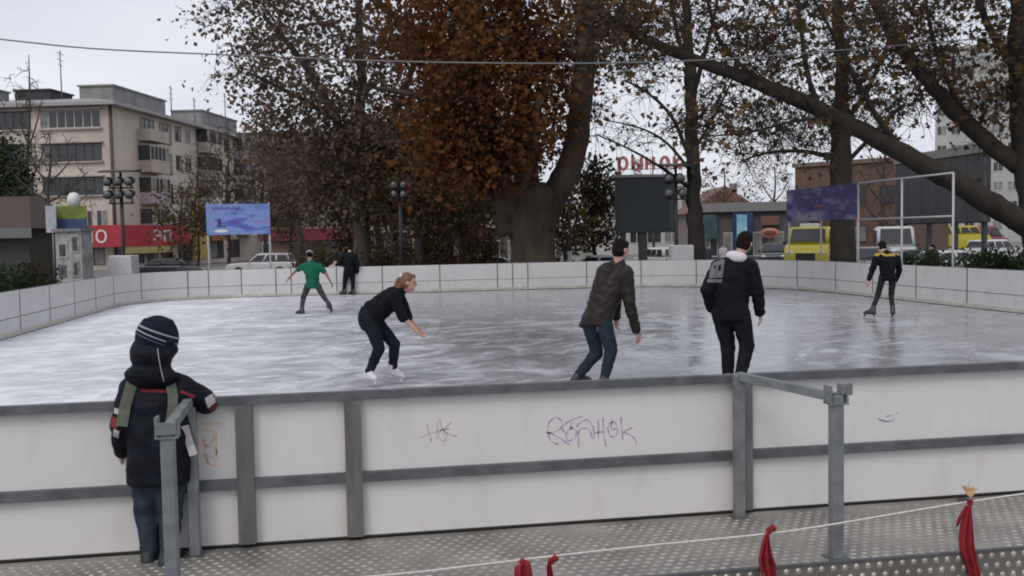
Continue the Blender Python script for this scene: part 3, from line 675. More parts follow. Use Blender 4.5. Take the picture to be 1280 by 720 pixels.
# man in black jacket with white hood
black_j = mat('black_jacket_cloth', (.006, .0068, .0085), rough=.8, var=.3, scale=9, bump=.2, bscale=60, spec=.15)
black_t = mat('charcoal_trousers', (.008, .0088, .011), rough=.8, var=.3, scale=9, spec=.15)
white_hood = mat('white_hood_fleece', (.62, .58, .6), rough=.9, var=.06, scale=12, bump=.2, bscale=60)
Dk = D_of(918, 486)
T, base, P, K = person('man skater in black jacket with white hood and grey emblem on his back', Dk,
    dict(head=(931, 303, .03), headup=(934, 287, .03), look=(.55, .85, -.05), shL=(898, 334, .05), shR=(938, 333, -.05), elL=(884, 362, .02), elR=(947, 366, -.06),
         haL=(889, 386, .16), haR=(950, 392, .0), hiL=(902, 392, .05), hiR=(925, 392, -.05), knL=(910, 432, .12), knR=(934, 432, -.02), anL=(910, 470, .1), anR=(925, 472, -.1)),
    (.35, .93), dict(jacket=black_j, trousers=black_t, boots=dark_boot, hair=darkhair, skin=fair_skin), s=1.04, jacket_fat=1.2, pants_fat=1.18, collar=white_hood, foot_dir={'L': (.1, 1), 'R': (.6, .8)})
jk = [o for o in T.children if o.name.startswith('jacket')][0]
emb = mat('grey_print', (.12, .125, .14), rough=.8, var=.3, scale=30)
def decal(obj, base, quad, mt, name, hole=None, off=.004, n=6):
    # a print that follows the cloth: grid of points dropped on the surface along the camera rays
    o0 = CP-base; g = []
    for i in range(n+1):
        for k in range(n+1):
            u, v = k/n, i/n; a = Vector(quad[0]).lerp(Vector(quad[1]), u); b_ = Vector(quad[3]).lerp(Vector(quad[2]), u); p2 = a.lerp(b_, v)
            rr_ = ray(p2.x, p2.y).normalized(); ok, loc, nor, idx = obj.ray_cast(o0, rr_); g.append(loc-rr_*off if ok else None)
    m = MB(); pts = [p if p is not None else Vector((0, 0, 0)) for p in g]; fs = []
    for i in range(n):
        for k in range(n):
            q4 = (i*(n+1)+k, i*(n+1)+k+1, (i+1)*(n+1)+k+1, (i+1)*(n+1)+k)
            if all(g[x] is not None for x in q4) and not (hole and hole(k/n, i/n)): fs.append(q4)
    if fs:       # keep one connected patch
        grp = list(range(len(pts)))
        def fnd(x):
            while grp[x] != x: x = grp[x]
            return x
        for f4 in fs:
            for x in f4[1:]: grp[fnd(x)] = fnd(f4[0])
        cnt = {}
        for f4 in fs: cnt[fnd(f4[0])] = cnt.get(fnd(f4[0]), 0)+1
        big_ = max(cnt, key=cnt.get); fs = [f4 for f4 in fs if fnd(f4[0]) == big_]; used = sorted({x for f4 in fs for x in f4}); ix = {x: i for i, x in enumerate(used)}
        pts = [pts[x] for x in used]; fs = [tuple(ix[x] for x in f4) for f4 in fs]
        m.add(pts, fs, True); m.build(name, mt, obj)
bpy.context.view_layer.update()
decal(jk, base, [(889, 325), (906, 324), (903, 347), (886, 348)], emb, 'emblem', lambda u, v: (.2 < u < .4 and .2 < v < .5) or (.55 < u < .8 and .2 < v < .55), n=10)
decal(jk, base, [(884, 349), (903, 349), (902, 353), (884, 353)], emb, 'emblem_caption', None, n=10)

# man in green T-shirt, far side
green = mat('green_tshirt', (.010, .105, .062), rough=.85, var=.2, scale=9, spec=.15)
grey_j = mat('grey_jeans', (.05, .052, .06), rough=.85, var=.35, scale=9, spec=.15)
Dg = D_of(388, 392)
def cap_hat(mt):
    def f(T, base, hd, hu, hf, hx, s, mats):
        h = MB(); h.sphere(hd+hu*.03*s-hf*.02*s, .118*s, 16, 10, (.74, .86, .84), (hx, hf, hu)); put('hair', remesh(h, .009, 2, 'hair', base), darkhair, T)
        h = MB(); h.sphere(hd+hu*.05*s-hf*.005*s, .12*s, 16, 10, (.77, .9, .76), (hx, hf, hu)); put('knit_cap', remesh(h, .009, 2, 'cap', base), mt, T)
    return f
T, base, P, K = person('man skater in green T-shirt and grey cap gliding on one leg', Dg,
    dict(head=(387, 319, .1), headup=(387, 305, .1), look=(-.1, .95, -.1), shL=(379, 333, .0), shR=(400, 333, .0), elL=(369, 339, .05), elR=(408, 343, .0),
         haL=(361, 348, .05), haR=(413, 352, .0), hiL=(385, 357, .0), hiR=(397, 357, .0), knL=(379, 373, .12), knR=(404, 370, .0), anL=(377, 388, .0), anR=(412, 381, -.1)),
    (-.1, 1), dict(jacket=green, trousers=grey_j, boots=dark_boot, hair=darkhair, skin=mat('ruddy_skin', (.26, .15, .12), rough=.6)), s=1.0, sleeve=-.62, hat=cap_hat(mat('grey_cap', (.2, .2, .21), rough=.9)), vox=.013, jacket_fat=1.05, pants_fat=.9, foot_dir={'L': (-.6, .3), 'R': (.3, .7, -.6)})

# dark standing man at the far barrier
Dm = D_of(436, 368.5)
person('man in black coat standing on the ice against the far barrier', Dm,
    dict(head=(437, 309, 0), headup=(437, 300, 0), look=(-.3, .95, 0), shL=(430, 320, .0), shR=(444, 320, 0), elL=(425, 330, .1), elR=(447, 331, 0), haL=(421, 331, .38), haR=(446, 341, .1),
         hiL=(433, 341, 0), hiR=(440, 341, 0), knL=(431, 353, 0), knR=(441, 353, 0), anL=(430, 364, 0), anR=(441, 364, 0)),
    (-.4, .9), dict(jacket=black_j, trousers=black_t, boots=dark_boot, hair=darkhair), s=1.03, skate=True, vox=.014, jacket_fat=1.1, foot_dir={'L': (-.9, .3), 'R': (-.7, .5)})

# skater with yellow shoulders on the right
Dy = D_of(1103, 396)
yellow_y = mat('yellow_yoke', (.42, .29, .05), rough=.8, var=.15)
T, base, P, K = person('skater in black jacket with yellow shoulders leaning over by the pipe frame', Dy,
    dict(head=(1102, 309, .18), headup=(1100, 296, .3), look=(-.2, .9, -.3), shL=(1096, 322, .0), shR=(1121, 322, .0), elL=(1090, 338, .05), elR=(1124, 338, .12),
         haL=(1086, 350, .05), haR=(1119, 352, .25), hiL=(1103, 347, .0), hiR=(1116, 347, .0), knL=(1097, 370, .12), knR=(1114, 370, .1), anL=(1090, 388, .0), anR=(1116, 388, .0)),
    (-.15, 1), dict(jacket=black_j, trousers=mat('dark_grey_jeans', (.022, .024, .026), rough=.85, spec=.15), boots=dark_boot, hair=darkhair), s=1.0, vox=.013, foot_dir={'L': (-.6, .5), 'R': (.2, .9)}, pants_fat=.8)
m = MB()
for k, e in (('L', .35), ('R', .35)):
    cap(m, K['chest']+K['ax']*.035, P['sh'+k]+K['ax']*.022, .085, .07); cap(m, P['sh'+k]+K['ax']*.022, P['sh'+k].lerp(P['el'+k], e*.5)+K['ax']*.02, .07, .062)
put('yoke', remesh(m, .013, 3, 'yoke', base), yellow_y, T)

# the boy at the barrier
navy = mat('navy_padded_coat', (.0065, .008, .014), rough=.65, var=.3, scale=7, bump=.35, bscale=28, spec=.15)
kid_jeans = mat('kid_blue_jeans', (.032, .047, .062), rough=.85, var=.45, scale=9, bump=.2, bscale=120, spec=.15)
stripe_w = mat('pale_stripe', (.45, .42, .42), rough=.8, var=.1); stripe_r = mat('red_stripe', (.19, .015, .02), rough=.8)
strap_m = mat('olive_grey_strap', (.12, .13, .10), rough=.85, var=.2, scale=20); grey_str = mat('hat_grey_stripe', (.30, .31, .33), rough=.9)
knit = mat('navy_knit', (.010, .012, .024), rough=.9, var=.3, scale=20, bump=.4, bscale=120, spec=.15)
Dk2 = D_of(196, 700)
def beanie(T, base, hd, hu, hf, hx, s, mats):
    A = (hx, hf, hu)
    h = MB(); h.sphere(hd+hu*.035*s-hf*.0, .144*s, 20, 14, (.9, .98, .98), A); h.sphere(hd-hu*.01*s, .13*s, 18, 12, (.93, 1.0, .7), A)
    h.tube([hd-hu*.06*s, hd+hu*.1*s, hd+hu*.155*s], [.122*s, .118*s, .085*s], 24)
    ha = put('knit_hat', remesh(h, .008, 3, 'hat', base), knit, T)
    def ringpts(c, nrm, r):
        pts = []
        a = nrm.orthogonal().normalized(); b = nrm.cross(a)
        for k in range(40):
            t = 2*math.pi*k/40; dv = a*math.cos(t)+b*math.sin(t)
            ok, loc, nor, ix = ha.ray_cast(c-base+dv*.4, -dv)
            if ok: pts.append(loc+base)
        return pts
    bpy.context.view_layer.update()
    for dz, rad, mt, tl in ((.078, .0062, grey_str, .30), (.045, .0045, grey_str, .34), (.02, .004, mat('hat_blue_stripe', (.07, .08, .14), rough=.9), .34)):
        nrm = (hu+hx*tl+hf*.12).normalized(); pp = ringpts(hd+hu*dz*s, nrm, .13*s)
        if len(pp) > 20:
            m = MB(); m.tube(pp+[pp[0]], rad, 6, caps=False); m.build('hat_stripe', mt, ha, base)
    m = MB(); hood = MB()
    # hood lying on the nape, gathered
    hood.sphere(hd-hu*.075*s-hf*.055*s, .14*s, 18, 12, (1.0, .82, .74), A); hood.sphere(hd-hu*.2*s+hx*.06*s-hf*.05*s, .11*s, 14, 10, (1, .8, .7), A); hood.sphere(hd-hu*.2*s-hx*.06*s-hf*.05*s, .11*s, 14, 10, (1, .8, .7), A); hood.sphere(hd-hu*.19*s-hf*.09*s, .125*s, 16, 12, (1.0, .62, .7), A)
    hood.sphere(hd-hu*.03*s+hx*.075*s-hf*.02*s, .085*s, 12, 10, (.75, 1, 1.1), A); hood.sphere(hd-hu*.03*s-hx*.075*s-hf*.02*s, .085*s, 12, 10, (.75, 1, 1.1), A)
    ho = put('hood', remesh(hood, .01, 3, 'hood', base, .014, 5), navy, T)
    bpy.context.view_layer.update(); pts = []
    for k in range(9):
        y = 436+k*5.2; x = 197+k*.55+(k*k)*.06; rr_ = ray(x, y).normalized(); ok, loc, n_, i_ = ho.ray_cast(CP-base, rr_)
        if ok: pts.append(loc+base-rr_*.002)
    if len(pts) > 3: m = MB(); m.tube(pts, .0035, 6); m.build('hood_seam', grey_str, ho, base)
sB = .93
T, base, P, K = person('boy in navy padded coat and striped knit hat leaning on the barrier, back turned', Dk2,
    dict(head=(196, 429, .0), headup=(198, 395, .0), look=(.15, 1, 0), shL=(166, 488, .02), shR=(230, 487, .02), elL=(154, 532, -.02), elR=(257, 504, .1),
         haL=(153, 562, .08), haR=(252, 494, .30), hiL=(184, 584, .0), hiR=(212, 584, .0), knL=(184, 640, .06), knR=(213, 640, .03), anL=(187, 690, .04), anR=(211, 693, -.02)),
    (.1, 1), dict(jacket=navy, trousers=kid_jeans, boots=mat('dark_teal_boots', (.016, .022, .024), rough=.6, var=.3), hair=darkhair), s=sB, hat=beanie, skate=False, jacket_fat=1.16, pants_fat=1.06, vox=.010, hem=.05, sleeve=1.1, foot_dir={'L': (-.15, 1), 'R': (.15, 1)})
bpy.context.view_layer.update()
jk = [o for o in T.children if o.name.startswith('jacket')][0]
decal(jk, base, [(176, 486), (212, 487), (212, 491), (176, 490)], stripe_r, 'red_piping', n=8)
decal(jk, base, [(226, 487), (244, 494), (243, 498), (225, 491)], stripe_r, 'red_piping', n=8)
decal(jk, base, [(256, 498), (270, 488), (273, 500), (260, 511)], stripe_w, 'pale_sleeve_band', n=8)
decal(jk, base, [(261, 512), (273, 502), (274, 507), (265, 516)], stripe_r, 'red_sleeve_band', n=8)
decal(jk, base, [(142, 509), (150, 512), (149, 519), (141, 516)], stripe_w, 'pale_sleeve_band', n=8)
decal(jk, base, [(138, 520), (147, 523), (146, 537), (138, 533)], stripe_r, 'red_sleeve_band', n=8)
decal(jk, base, [(142, 536), (149, 539), (148, 548), (141, 545)], stripe_w, 'pale_sleeve_band', n=8)
def strap(pts, wd, mt, name):
    L_, Rr, pv = [], [], None
    for i, (x, y, lift_) in enumerate(pts):
        ra = ray(x, y).normalized(); ok, loc, n_, i_ = jk.ray_cast(CP-base, ra)
        p = (loc-ra*lift_) if ok else (ra*((P['shL']-CP).length)+CP-base-ra*.1); L_.append(p)
    m = MB(); rings = []
    for i, p in enumerate(L_):
        d = (L_[min(i+1, len(L_)-1)]-L_[max(i-1, 0)]).normalized(); v = ray(pts[i][0], pts[i][1]).normalized(); sd_ = d.cross(v).normalized()
        rings.append([p+sd_*wd/2-v*.004, p-sd_*wd/2-v*.004, p-sd_*wd/2+v*.006, p+sd_*wd/2+v*.006])
    m.loft(rings, False); m.build(name, mt, T)
strap([(166, 474, .012), (163, 485, .014), (159, 497, .016), (156, 510, .018), (154, 522, .02), (152, 533, .022)], .062, strap_m, 'strap')
strap([(212, 472, .012), (214, 483, .014), (216, 494, .014), (216, 505, .014), (215, 518, .014), (213, 530, .012)], .055, strap_m, 'strap')
strap([(231, 532, .012), (234, 545, .014), (238, 557, .016), (242, 569, .02)], .045, stripe_w, 'hanging_belt')

# ------------------------------------------------------------------ buildings
def lathe_root(name, label, cat, p, ang, group=None):
    return thing(name, label, cat, (p.x, p.y, GZ), ang, group)
win_glass = glass('window_glass', (.035, .04, .045), .12)
curtain = mat('curtained_pane', (.22, .21, .2), rough=.4, var=.4, scale=1.2)
frame_w = mat('white_window_frame', (.5, .49, .47), rough=.6); frame_b = mat('brown_window_frame', (.055, .035, .03), rough=.6)
def window(parent, axis, u0, u1, z0, z1, w0, nrm, fm, npane=2, depth_=.12, rng=random):
    """window on a wall: axis 'x' means the wall runs along local x at y=w0, 'y' along local y at x=w0; nrm = outward sign"""
    def bx(m, a, b, c, d, e, f):
        lo, hi = sorted((w0+nrm*e, w0+nrm*f))
        if axis == 'x': m.box(a, lo, c, b, hi, d)
        else: m.box(lo, a, c, hi, b, d)
    m = MB(); t = .07
    bx(m, u0, u1, z1-t, z1, -.02, .05); bx(m, u0, u1, z0, z0+t, -.02, .07)
    n = npane; wd = (u1-u0)/n
    for k in range(n+1):
        c = u0+wd*k; bx(m, max(u0, c-t/2), min(u1, c+t/2), z0+t, z1-t, -.02, .045)
    fr = m.build('window', fm, parent)
    for k in range(n):
        m = MB(); bx(m, u0+wd*k+t/2, u0+wd*(k+1)-t/2, z0+t, z1-t, -.015, .012)
        m.build('pane', curtain if rng.random() < .33 else win_glass, fr)
    return fr
rb = random.Random(5)
# --- apartment block on the left, seen at its corner
cA = G(145, 86, 0); eA = G(329, 124, 0); dA = (eA-cA); dA.z = 0; LA = 62.0; angA = math.atan2(dA.y, dA.x)
apt = lathe_root('apartment_building', 'five-storey beige apartment block with glazed balconies and a red shop fascia', 'building', cA, angA)
beige = mat('beige_render', (.52, .46, .39), rough=.9, var=.16, scale=.35, bump=.1, bscale=6, stretch=(1, 1, .35))
grey_r = mat('grey_render', (.40, .36, .32), rough=.9, var=.2, scale=.4, stretch=(1, 1, .35))
HA = 14.6
m = MB(); m.box(0, 0, 0, LA, 26, HA); m.build('wall', beige, apt)
m = MB(); m.box(-.9, -.9, HA, LA+.9, 26.9, HA+.3); rf = m.build('roof', mat('roof_slab', (.33, .32, .31), rough=.85, var=.2), apt)
m = MB(); m.add([(-.9, -.9, HA+.3), (LA+.9, -.9, HA+.3), (LA+.9, 26.9, HA+.3), (-.9, 26.9, HA+.3), (4, 4, HA+1.3), (LA-4, 4, HA+1.3), (LA-4, 22, HA+1.3), (4, 22, HA+1.3)], [(0, 1, 5, 4), (1, 2, 6, 5), (2, 3, 7, 6), (3, 0, 4, 7), (4, 5, 6, 7)]); m.build('roof_slope', mat('roof_sheet', (.27, .27, .27), rough=.7, var=.2), rf)
rbx = mat('roof_hut_render', (.22, .22, .22), rough=.9, var=.25, scale=.6); dbx = mat('tarred_hut', (.05, .05, .055), rough=.9)
for (x0, y0, x1, y1, hh, mm) in ((6, 9.0, 10, 12.5, 2.5, dbx), (5, 2.2, 16, 5.5, 2.55, rbx), (26, 2.5, 37, 6.0, 2.9, rbx), (48, 3, 56, 7, 2.6, rbx), (4, 15, 9, 19, 2.8, rbx)):
    m = MB(); m.box(x0, y0, HA+.35, x1, y1, HA+hh); m.box(x0-.15, y0-.15, HA+hh, x1+.15, y1+.15, HA+hh+.15); m.build('roof_hut', mm, rf)
antm = mat('antenna_steel', (.2, .2, .21), rough=.5, metal=.6)
for (x, y, hh) in ((7, 8.4, 6.4), (17, 2.0, 4.4), (22, 1.6, 3.8), (30, 1.2, 5.3), (14, 5.8, 2.8)):
    m = MB(); m.tube([(x, y, HA+.4), (x, y, HA+hh)], .06, 6)
    for k in (.3, .9, 1.4): m.bar((x-.9+k*.2, y-.1, HA+hh-k), (x+.9-k*.2, y+.1, HA+hh-k), .04, .04)
    m.build('antenna', antm, rf)
m = MB(); m.tube([(-.08, -.08, .4), (-.08, -.08, HA)], .16, 8); m.build('drainpipe', mat('rust_brown_pipe', (.09, .055, .045), rough=.7), apt)
rows = (13.55, 10.6, 7.6, 4.65)
for ri, zc in enumerate(rows):
    for b in range(3):       # front facade, along local y at x=0
        y0 = .9+b*6.5; fm = frame_w if (ri == 0 and b == 0) else frame_b
        if ri < 3:
            window(apt, 'y', y0, y0+5.6, zc-.85, zc+.75, 0, -1, fm, 7, rng=rb)
            m = MB(); m.box(-.25, y0-.15, zc-1.0, -.003, y0+5.75, zc-.86); m.box(-.35, y0-.2, zc+.76, -.003, y0+5.8, zc+.88); m.build('ledge', grey_r, apt)
        else:
            for k in (0, 1.4, 3.6): window(apt, 'y', y0+k-.3, y0+k+.7, zc-.8, zc+.75, 0, -1, frame_w, 2, rng=rb)
    # long facade, along local x at y=0: balcony stacks, windows, loggias
    for (x0, x1, kind) in ((5, 9, 'bal'), (9.6, 12.2, 'dark'), (13.2, 14.5, 'win'), (15.6, 16.9, 'win'), (18.4, 22.4, 'bal'), (23.4, 24.8, 'win'), (26.2, 27.6, 'win'), (29, 33, 'bal'), (34.5, 36, 'win'), (37.5, 39, 'win'), (41, 45, 'bal'), (47, 48.5, 'win'), (50, 51.5, 'win'), (53, 57, 'bal')):
        if kind == 'win': window(apt, 'x', x0, x1, zc-.8, zc+.7, 0, -1, frame_w if rb.random() < .6 else frame_b, 2, rng=rb)
        elif kind == 'dark':
            window(apt, 'x', x0, x1, zc-1.4, zc+.7, 0, -1, frame_b, 3, rng=rb)
        else:
            pm2 = [mat('balcony_white', (.5, .49, .47), var=.15), grey_r, mat('balcony_mauve', (.38, .32, .36), var=.2), mat('balcony_beige', (.42, .36, .29), var=.2)][rb.randrange(4)]
            m = MB(); m.box(x0, -1.25, zc-1.55, x1, -.002, zc-1.4); m.box(x0, -1.25, zc-1.4, x1, -1.17, zc-.45); m.box(x0, -1.17, zc-1.4, x0+.08, -.002, zc-.45); m.box(x1-.08, -1.17, zc-1.4, x1, -.002, zc-.45)
            ba = m.build('balcony', pm2, apt)
            if rb.random() < .75:
                f = window(apt, 'x', x0, x1, zc-.44, zc+.95, -1.21, -1, frame_w if rb.random() < .6 else frame_b, 5, rng=rb)
                m = MB(); m.box(x0+.02, -1.15, zc-.44, x0+.06, -.003, zc+.95); m.build('side_glazing', win_glass, ba)
                m = MB(); m.box(x0-.05, -1.3, zc+.96, x1+.05, -.003, zc+1.05); m.build('balcony_roof', grey_r, ba)
            else: window(apt, 'x', x0+.6, x1-.6, zc-.9, zc+.7, 0, -1, frame_b, 3, rng=rb)
# shops at its foot
redf = mat('red_shop_fascia', (.38, .022, .035), rough=.5, var=.12, scale=.8); letter = mat('fascia_letters', (.62, .6, .58), rough=.5)
m = MB(); m.box(-1.5, -.6, 2.1, -.9, 6.2, 4.0); m.box(-1.5, -1.5, 2.1, 12.5, -.6, 4.0); m.build('shop_fascia', redf, apt)
m = MB(); m.box(-.9, -.6, 2.1, -.002, 6.2, 2.3); m.build('shop_canopy', grey_r, apt)
yel = mat('yellow_shop_strip', (.42, .36, .13), rough=.6, var=.2)
m = MB(); m.box(-1.45, -1.45, 1.45, 8, -1.3, 2.07); m.build('shop_strip', yel, apt)
m = xf(text_mb('ло', 2.1, .03, 1.0), Matrix.Translation((-1.53, 1.05, 3.1)) @ Matrix.Rotation(-math.pi/2, 4, 'Z') @ Matrix.Rotation(math.pi/2, 4, 'X')); m.build('fascia_lettering', letter, apt)
m = xf(text_mb('эп', 2.0, .03, 1.0), Matrix.Translation((6.2, -1.53, 3.1)) @ Matrix.Rotation(math.pi/2, 4, 'X') @ Matrix.Scale(1.9, 4, (1, 0, 0))); m.build('fascia_lettering', letter, apt)
for k, (a0, a1) in enumerate(((.5, 2.6), (3, 5.4), (6, 8.4), (9, 11.6), (13, 16), (17, 20), (21.5, 25), (27, 30))):
    window(apt, 'x', a0, a1, .5, 1.45 if a0 < 12 else 2.6, 0, -1, frame_b, 2, rng=rb)
for (a0, a1) in ((1, 3), (3.6, 5.6), (7.5, 10), (12, 15)): window(apt, 'y', a0, a1, .5, 2.0, 0, -1, frame_b, 2, rng=rb)
m = MB(); m.box(13, -1.2, 2.5, 24, -.002, 3.6); m.build('shop_fascia', mat('faded_orange_fascia', (.36, .15, .07), var=.3), apt)
m = MB(); m.box(13.5, -1.6, .6, 17, -1.4, 3.0); m.build('shop_poster', mat('ochre_poster', (.38, .27, .08), var=.4, scale=.6), apt)
def simple_building(name, label, px0, px1, D0, D1, top, wallm, floors, bays, wm=frame_w, depth_m=14, z_first=1.2, fh=3.0, winw=1.3, winh=1.5, roofm=None, par=.5, roof_over=.3):
    a, b = G(px0, D0, 0), G(px1, D1, 0); d = b-a; d.z = 0; Lb = d.length; t = lathe_root(name, label, 'building', a, math.atan2(d.y, d.x))
    m = MB(); m.box(0, 0, 0, Lb, depth_m, top); m.build('wall', wallm, t)
    m = MB(); m.box(-roof_over, -roof_over, top, Lb+roof_over, depth_m+roof_over, top+par); m.build('roof', roofm or grey_r, t)
    for f in range(floors):
        for k in range(bays):
            c = Lb*(k+.5)/bays; window(t, 'x', c-winw/2, c+winw/2, z_first+f*fh, z_first+f*fh+winh, 0, -1, wm, 2, rng=rb)
    return t, Lb
brownish = mat('brown_grey_render', (.25, .215, .185), rough=.9, var=.2, scale=.3)
# second block, mostly behind the trees
simple_building('apartment_building', 'tall brown-grey apartment block showing through the trees behind the purple banner', 338, 600, 132, 118, 16.6, brownish, 5, 11, frame_b, fh=3.0)
# maroon awning shop
maroon = mat('maroon_awning', (.15, .014, .028), rough=.7, var=.2)
t, Lb = simple_building('shop', 'low shop with maroon awning behind the white off-roader', 322, 474, 82, 80, 2.9, mat('shop_wall', (.15, .13, .12), var=.2), 1, 4, frame_w, 8, .6, 3, 1.7, 1.6)
m = MB(); m.box(1.0, -1.6, 2.35, Lb-2, -.31, 3.35); m.build('awning', maroon, t)
m = MB()
for x in (1.2, Lb/2, Lb-2.2): m.tube([(x, -1.5, 0), (x, -1.5, 2.4)], .05, 6)
m = MB(); m.box(1.5, -.1, .1, 3.0, -.03, 2.2); m.build('door', mat('pink_door', (.36, .2, .19), var=.2), t)
# dim shops behind the big trunk
t, Lb = simple_building('shop', 'dim grey shop front behind the thick plane tree trunk', 560, 700, 78, 78, 3.1, mat('dim_wall', (.075, .066, .066), var=.2), 1, 4, frame_w, 8, .5, 3, 1.6, 1.6)
m = MB(); m.box(1.2, -.7, 2.2, 3.2, -.31, 3.3); m.build('shop_sign', maroon, t)
# market hall with red letters on its roof
mk, Lb = simple_building('market_hall', 'pale market hall with red roof letters behind the blank screen', 742, 872, 112, 112, 7.8, mat('pale_plaster', (.45, .44, .43), var=.1), 2, 6, frame_w, 16, 1.3, 3.4, 1.6, 1.7, mat('pale_cornice', (.5, .5, .5), var=.1), 1.3)
cx_ = (G(815, 111.5, 0)-G(742, 112, 0)).length
redl = mat('red_letter_enamel', (.36, .11, .11), rough=.5)
def strokes(name, segs, x0, z0, sc, y, parent, mt, wd=.36, dp_=.22):
    m = MB()
    for sg_ in segs:
        if sg_[0] == 'l': m.bar((x0+sg_[1]*sc, y, z0+sg_[2]*sc), (x0+sg_[3]*sc, y, z0+sg_[4]*sc), wd, dp_, (0, 1, 0))
        else:
            cx0, cz0, rx_, rz_ = sg_[1:]; P_ = [(x0+(cx0+rx_*math.cos(R(a)))*sc, z0+(cz0+rz_*math.sin(R(a)))*sc) for a in range(0, 361, 20)]
            rings = []
            for a in range(0, 360, 20):
                c_, s_ = math.cos(R(a)), math.sin(R(a)); h_ = wd/2/sc
                q_ = [(x0+(cx0+(rx_+k*h_)*c_)*sc, z0+(cz0+(rz_+k*h_)*s_)*sc) for k in (-1, 1)]
                rings.append([(q_[0][0], y-dp_/2, q_[0][1]), (q_[1][0], y-dp_/2, q_[1][1]), (q_[1][0], y+dp_/2, q_[1][1]), (q_[0][0], y+dp_/2, q_[0][1])])
            o_ = [p for r_ in rings for p in r_]; nR = len(rings); fs_2 = []
            for k in range(nR):
                for e_ in range(4): fs_2.append((k*4+e_, k*4+(e_+1) % 4, ((k+1) % nR)*4+(e_+1) % 4, ((k+1) % nR)*4+e_))
            m.add(o_, fs_2)
    return m.build(name, mt, parent)
LT = [[('l', 0, -.75, 0, 1.5), ('e', .48, .78, .45, .68)], [('l', 0, 0, 0, 1.5), ('e', .34, .42, .34, .38), ('l', 1.0, 0, 1.0, 1.5)], [('l', 0, 0, 0, 1.5), ('l', .8, 0, .8, 1.5), ('l', 0, .75, .8, .75)], [('e', .5, .75, .45, .68)], [('l', 0, 0, 0, 1.5), ('l', .08, .72, .75, 1.5), ('l', .08, .8, .8, 0)]]
xl = cx_-3.7
for k, lt in enumerate(LT):
    strokes('roof_letter', lt, xl, 9.75, 1.0, -.25, mk, redl); xl += 1.6
m = MB()
for k in range(5): m.bar((cx_-3.6+k*1.8, .05, 9.1), (cx_-3.6+k*1.8, .05, 11.3), .06, .06)
m.bar((cx_-4.2, .08, 9.9), (cx_+4.2, .08, 9.9), .06, .06); m.build('letter_frame', antm, mk)
# row of kiosks and shops
dark_shop = mat('dark_shop_cladding', (.09, .085, .09), var=.25)
t, Lb = simple_building('shop', 'grey-roofed shop row with teal and blue signs behind the white-hooded skater', 874, 1012, 76, 74, 4.0, dark_shop, 1, 5, frame_w, 10, .5, 3, 1.2, 1.9, mat('grey_shop_roof', (.2, .19, .19), var=.15), .7, .5)
def sgn(parent, x0, x1, z0, z1, mt, name, y=-.35):
    m = MB(); m.box(x0, y-.14, z0, x1, y, z1, .02); return m.build(name, mt, parent)
X_ = lambda px: (px-874)/(1012-874)*Lb
sgn(t, X_(880), X_(898), 1.9, 3.8, mat('teal_sign', (.03, .075, .08), var=.5, scale=1.5), 'shop_sign')
bl = sgn(t, X_(917), X_(942), 1.0, 3.9, mat('navy_sign', (.018, .035, .11), var=.4, scale=.9), 'shop_sign', -.5)
m = MB(); m.box(X_(922), -.68, 1.1, X_(935), -.645, 3.75); pb = m.build('sign_face', mat('sky_blue_print', (.10, .32, .52), var=.6, scale=1.1, stretch=(1, 1, 1.2), col2=(.35, .55, .68)), t)
sgn(t, X_(952), X_(975), 2.9, 3.6, mat('brick_red_sign', (.16, .07, .055), var=.3), 'shop_sign')
m = MB(); m.sphere((X_(963), -.55, 2.3), 1, 20, 10, (.75, .08, .38)); m.build('oval_sign', mat('salmon_sign', (.42, .17, .11), var=.25, scale=2), t)
m = MB(); m.sphere((X_(963), -.65, 2.3), 1, 20, 10, (.5, .03, .2)); m.build('oval_sign_face', mat('dark_rust_sign', (.16, .05, .035), var=.25, scale=2), t)
# rusty roofed house beyond
a = G(862, 96, 0); t = thing('house', 'house with rusty pitched roof behind the shop row', 'building', (a.x, a.y, GZ), -YAW)
m = MB(); m.box(0, 0, 0, 7, 8, 4.4); m.build('wall', mat('drab_wall', (.24, .21, .19), var=.2), t)
m = MB(); m.prism([(-.5, 4.3), (7.5, 4.3), (3.5, 7.0)], 'y', -.5, 8.5); rf2 = m.build('roof', mat('rust_roof', (.17, .085, .06), var=.35, scale=1), t)
m = MB(); m.box(4.8, 3, 5, 5.5, 3.7, 7.4); m.build('chimney', mat('drab_wall', (.24, .21, .19)), rf2)
# brown brick hall
brick = mat('brown_brick', (.125, .078, .056), rough=.9, var=.25, scale=1.5, bump=.2, bscale=12)
simple_building('brick_hall', 'brown brick hall behind the empty pipe frame', 994, 1126, 84, 78, 7.9, brick, 2, 4, frame_b, 12, 1.4, 3.2, 1.2, 1.4, mat('brick_cornice', (.16, .11, .09)), .35, .2)
# dark cladded block
a_, b_ = G(1119, 62, 0), G(1229, 53, 0); d_ = b_-a_; d_.z = 0; Lb = d_.length
t = thing('dark_hoarding', 'large dark grey hoarding raised on posts behind the pipe frame', 'hoarding', (a_.x, a_.y, GZ), math.atan2(d_.y, d_.x))
char_m = mat('charcoal_cladding', (.045, .048, .05), rough=.6, var=.2, scale=.5); nP = 6
for k in range(nP):
    m = MB(); m.box(Lb*k/nP+.02, 0, 2.75, Lb*(k+1)/nP-.02, .25, 6.55); m.build('panel', char_m, t)
m = MB(); m.box(-.1, -.08, 6.552, Lb+.1, .33, 7.05); m.build('parapet', mat('pale_parapet', (.2, .195, .19), var=.15), t)
m = MB(); m.box(0, .26, 2.7, Lb, .42, 6.5); m.build('backing', dark_boot, t)
for k in range(4): m = MB(); x = .5+(Lb-1)*k/3; m.box(x-.12, .28, 0, x+.12, .5, 2.7); m.build('post', char_m, t)
